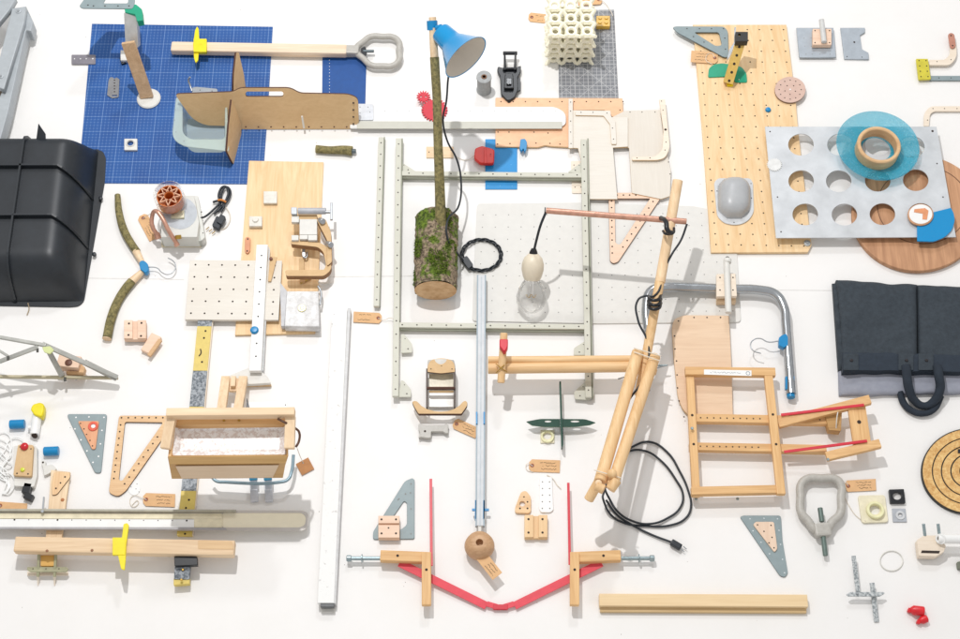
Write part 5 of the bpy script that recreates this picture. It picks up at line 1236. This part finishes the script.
plate('square', rnd([(858,495.5),(885,495),(888.5,522),(862,523)],3), 0, 2.5, paint('washer_cream',(232,224,196)), g, holes=[(875,510,5,4.6)]); ring('ring', P(874.8,511,2.5), Z, 8.4, 5.6, 4, paint('ring_yellow',(236,232,186)), g, 36, .6)
plate('black_square', rnd([(889,489.5),(904,489),(905.5,503),(890.5,503)],.8), 0, 4, BLK, L('small black square washer above the grey one','washer'), holes=[(897.3,495.8,4.4,3.9)])
g = T('grey_square', 'small grey square washer below the black one', 'washer')
plate('square', rnd([(892,508.5),(905.5,508.5),(907,522),(893,522)],.4), 0, 1.4, paint('sq_grey',(176,180,186),.5), g, holes=[(900.2,515,1.8,1.6)]); ring('ring', P(900.2,515.5,1.4), Z, 4.4, 2.2, .8, paint('sq_ring',(206,208,210)), g, 24, .2)
g = T('wire_ring', 'thin white wire ring on the bare floor at lower right', 'ring')
tube('wire', [P(891.5+11.3*math.cos(a), 561+10*math.sin(a), 1) for a in [2*math.pi*k/24 for k in range(24)]], .45, paint('wire_white',(216,214,206)), g, cyclic=True, res=2)
g = T('slat_cross', 'galvanised metal strips crossed like a lopsided hash sign', 'strips')
bar('strip', P(853.5,556,8), P(858,592,5), 4, 1.4, SLATM, g, .2); bar('strip', P(872,583,7), P(876.5,622,1), 4.4, 1.4, SLATM, g, .2)
plate('cross_strip', rnd([(846,594.5),(850,592),(884,592),(885,593.5),(880,596.5),(848,596.5)],1), 8, 1.4, SLATM, g); bolt('rivet', 857, 594, 9.4, .9, g, STEEL)
g = T('tube_vice', 'small wooden vice with two bolts gripping a white tube at the right edge', 'vice')
plate('jaw', rnd([(917,540),(924,535.5),(938,535.5),(946,546),(944,552),(936,556.5),(919,556)],1), 2, 9, cream(0), g); plate('jaw_slot', [(922,550.5),(940,551),(939,553.5),(921,553)], 11, .3, HOLE, g, bev=0)
cyl('tube', P(938,539,15), P(1000,539.5,15), 4.4, WHITER, g, .3); ring('tube_mouth', P(941,539,16), cdir(-.6,.1,.8), 5, 3.2, 1.6, WHITER, g, 24, .3); lathe('bore', P(940.6,538.6,17), cdir(-.6,.1,.8), [(3.2,0),(0,.2)], HOLE, g, 18)
for x in (923.5,938): cyl('bolt', P(x,524,16), P(x+1.5,536,10), 1.5, ZINC, g, .2)
plate('dark_bracket', rnd([(957,562),(975,558),(975,570),(958,569)],1), 0, 4, paint('bracket_olive',(116,120,104),.5), L('dark olive bracket cut off at the right edge below the vice','bracket'))
for (a, b, lb) in (((910,610),(924,611.5),'larger red plug lying near the bottom right corner'), ((919,621.5),(927,618.5),'smaller red plug below the larger red one')):
    g = T('red_plug', lb, 'plug', 'small red plugs')
    r_ = 4.4 if a[0] == 910 else 3.6
    lathe('plug', P(a[0],a[1],r_), P(b[0],b[1],r_)-P(a[0],a[1],r_), [(0,0),(r_*.6,.6),(r_,3),(r_,(P(b[0],b[1])-P(a[0],a[1])).length/S-.6),(r_-.6,(P(b[0],b[1])-P(a[0],a[1])).length/S),(0,(P(b[0],b[1])-P(a[0],a[1])).length/S)], paint('plug_red',(220,36,46),.35), g, 20)
    plate('tip', rnd(obox(a[0],a[1],4,4,20),1), 1, 4, paint('plug_red',(220,36,46)), g)

# ================================================================ origins at each thing's base
bpy.context.view_layer.update()
for o in [o for o in bpy.data.objects if o.parent is None and o.type in ('EMPTY','MESH')]:
    if o.get('kind'): continue
    ms = []
    def walk(q):
        if q.type == 'MESH': ms.append(q)
        for c in q.children: walk(c)
    walk(o)
    if not ms: continue
    co = [v.co for m in ms for v in m.data.vertices]
    lo = Vector([min(c[i] for c in co) for i in range(3)]); hi = Vector([max(c[i] for c in co) for i in range(3)])
    c = Vector(((lo.x+hi.x)/2, (lo.y+hi.y)/2, max(lo.z, 0)))
    if o.get('kind') == 'structure': continue
    for m in ms: m.data.transform(Matrix.Translation(-c))
    o.location = c

# ================================================================ camera, lamps, world
cam = bpy.data.cameras.new('camera'); co = bpy.data.objects.new('camera', cam); COL.objects.link(co)
cam.sensor_width = 36; cam.lens = 36*F/960; cam.clip_end = 100; cam.clip_start = .05
co.location = CAM*S; co.rotation_euler = (TH, 0, 0); sc.camera = co
w = bpy.data.worlds.new('World'); sc.world = w; w.use_nodes = True
w.node_tree.nodes['Background'].inputs[0].default_value = (1.0, .99, .98, 1)
w.node_tree.nodes['Background'].inputs[1].default_value = .62
def lamp(name, x, y, z, power, size, col, tx, ty):
    l = bpy.data.lights.new(name, 'AREA'); l.shape = 'DISK'; l.size = size; l.energy = power; l.color = col
    o = bpy.data.objects.new(name, l); COL.objects.link(o); o.location = up(P(x, y, 0), z)
    o.rotation_euler = (P(tx, ty)-o.location).to_track_quat('-Z', 'Y').to_euler()
lamp('ceiling_spot', 260, -60, 1500, 87, .08, (1, .99, .985), 480, 330)
lamp('ceiling_spot', 620, -700, 1900, 60, .5, (.93,.96,1), 480, 330)
sc.view_settings.view_transform = 'Standard'; sc.view_settings.look = 'None'
sc.view_settings.exposure = 0.0; sc.view_settings.gamma = 1
sc.render.engine = 'CYCLES'
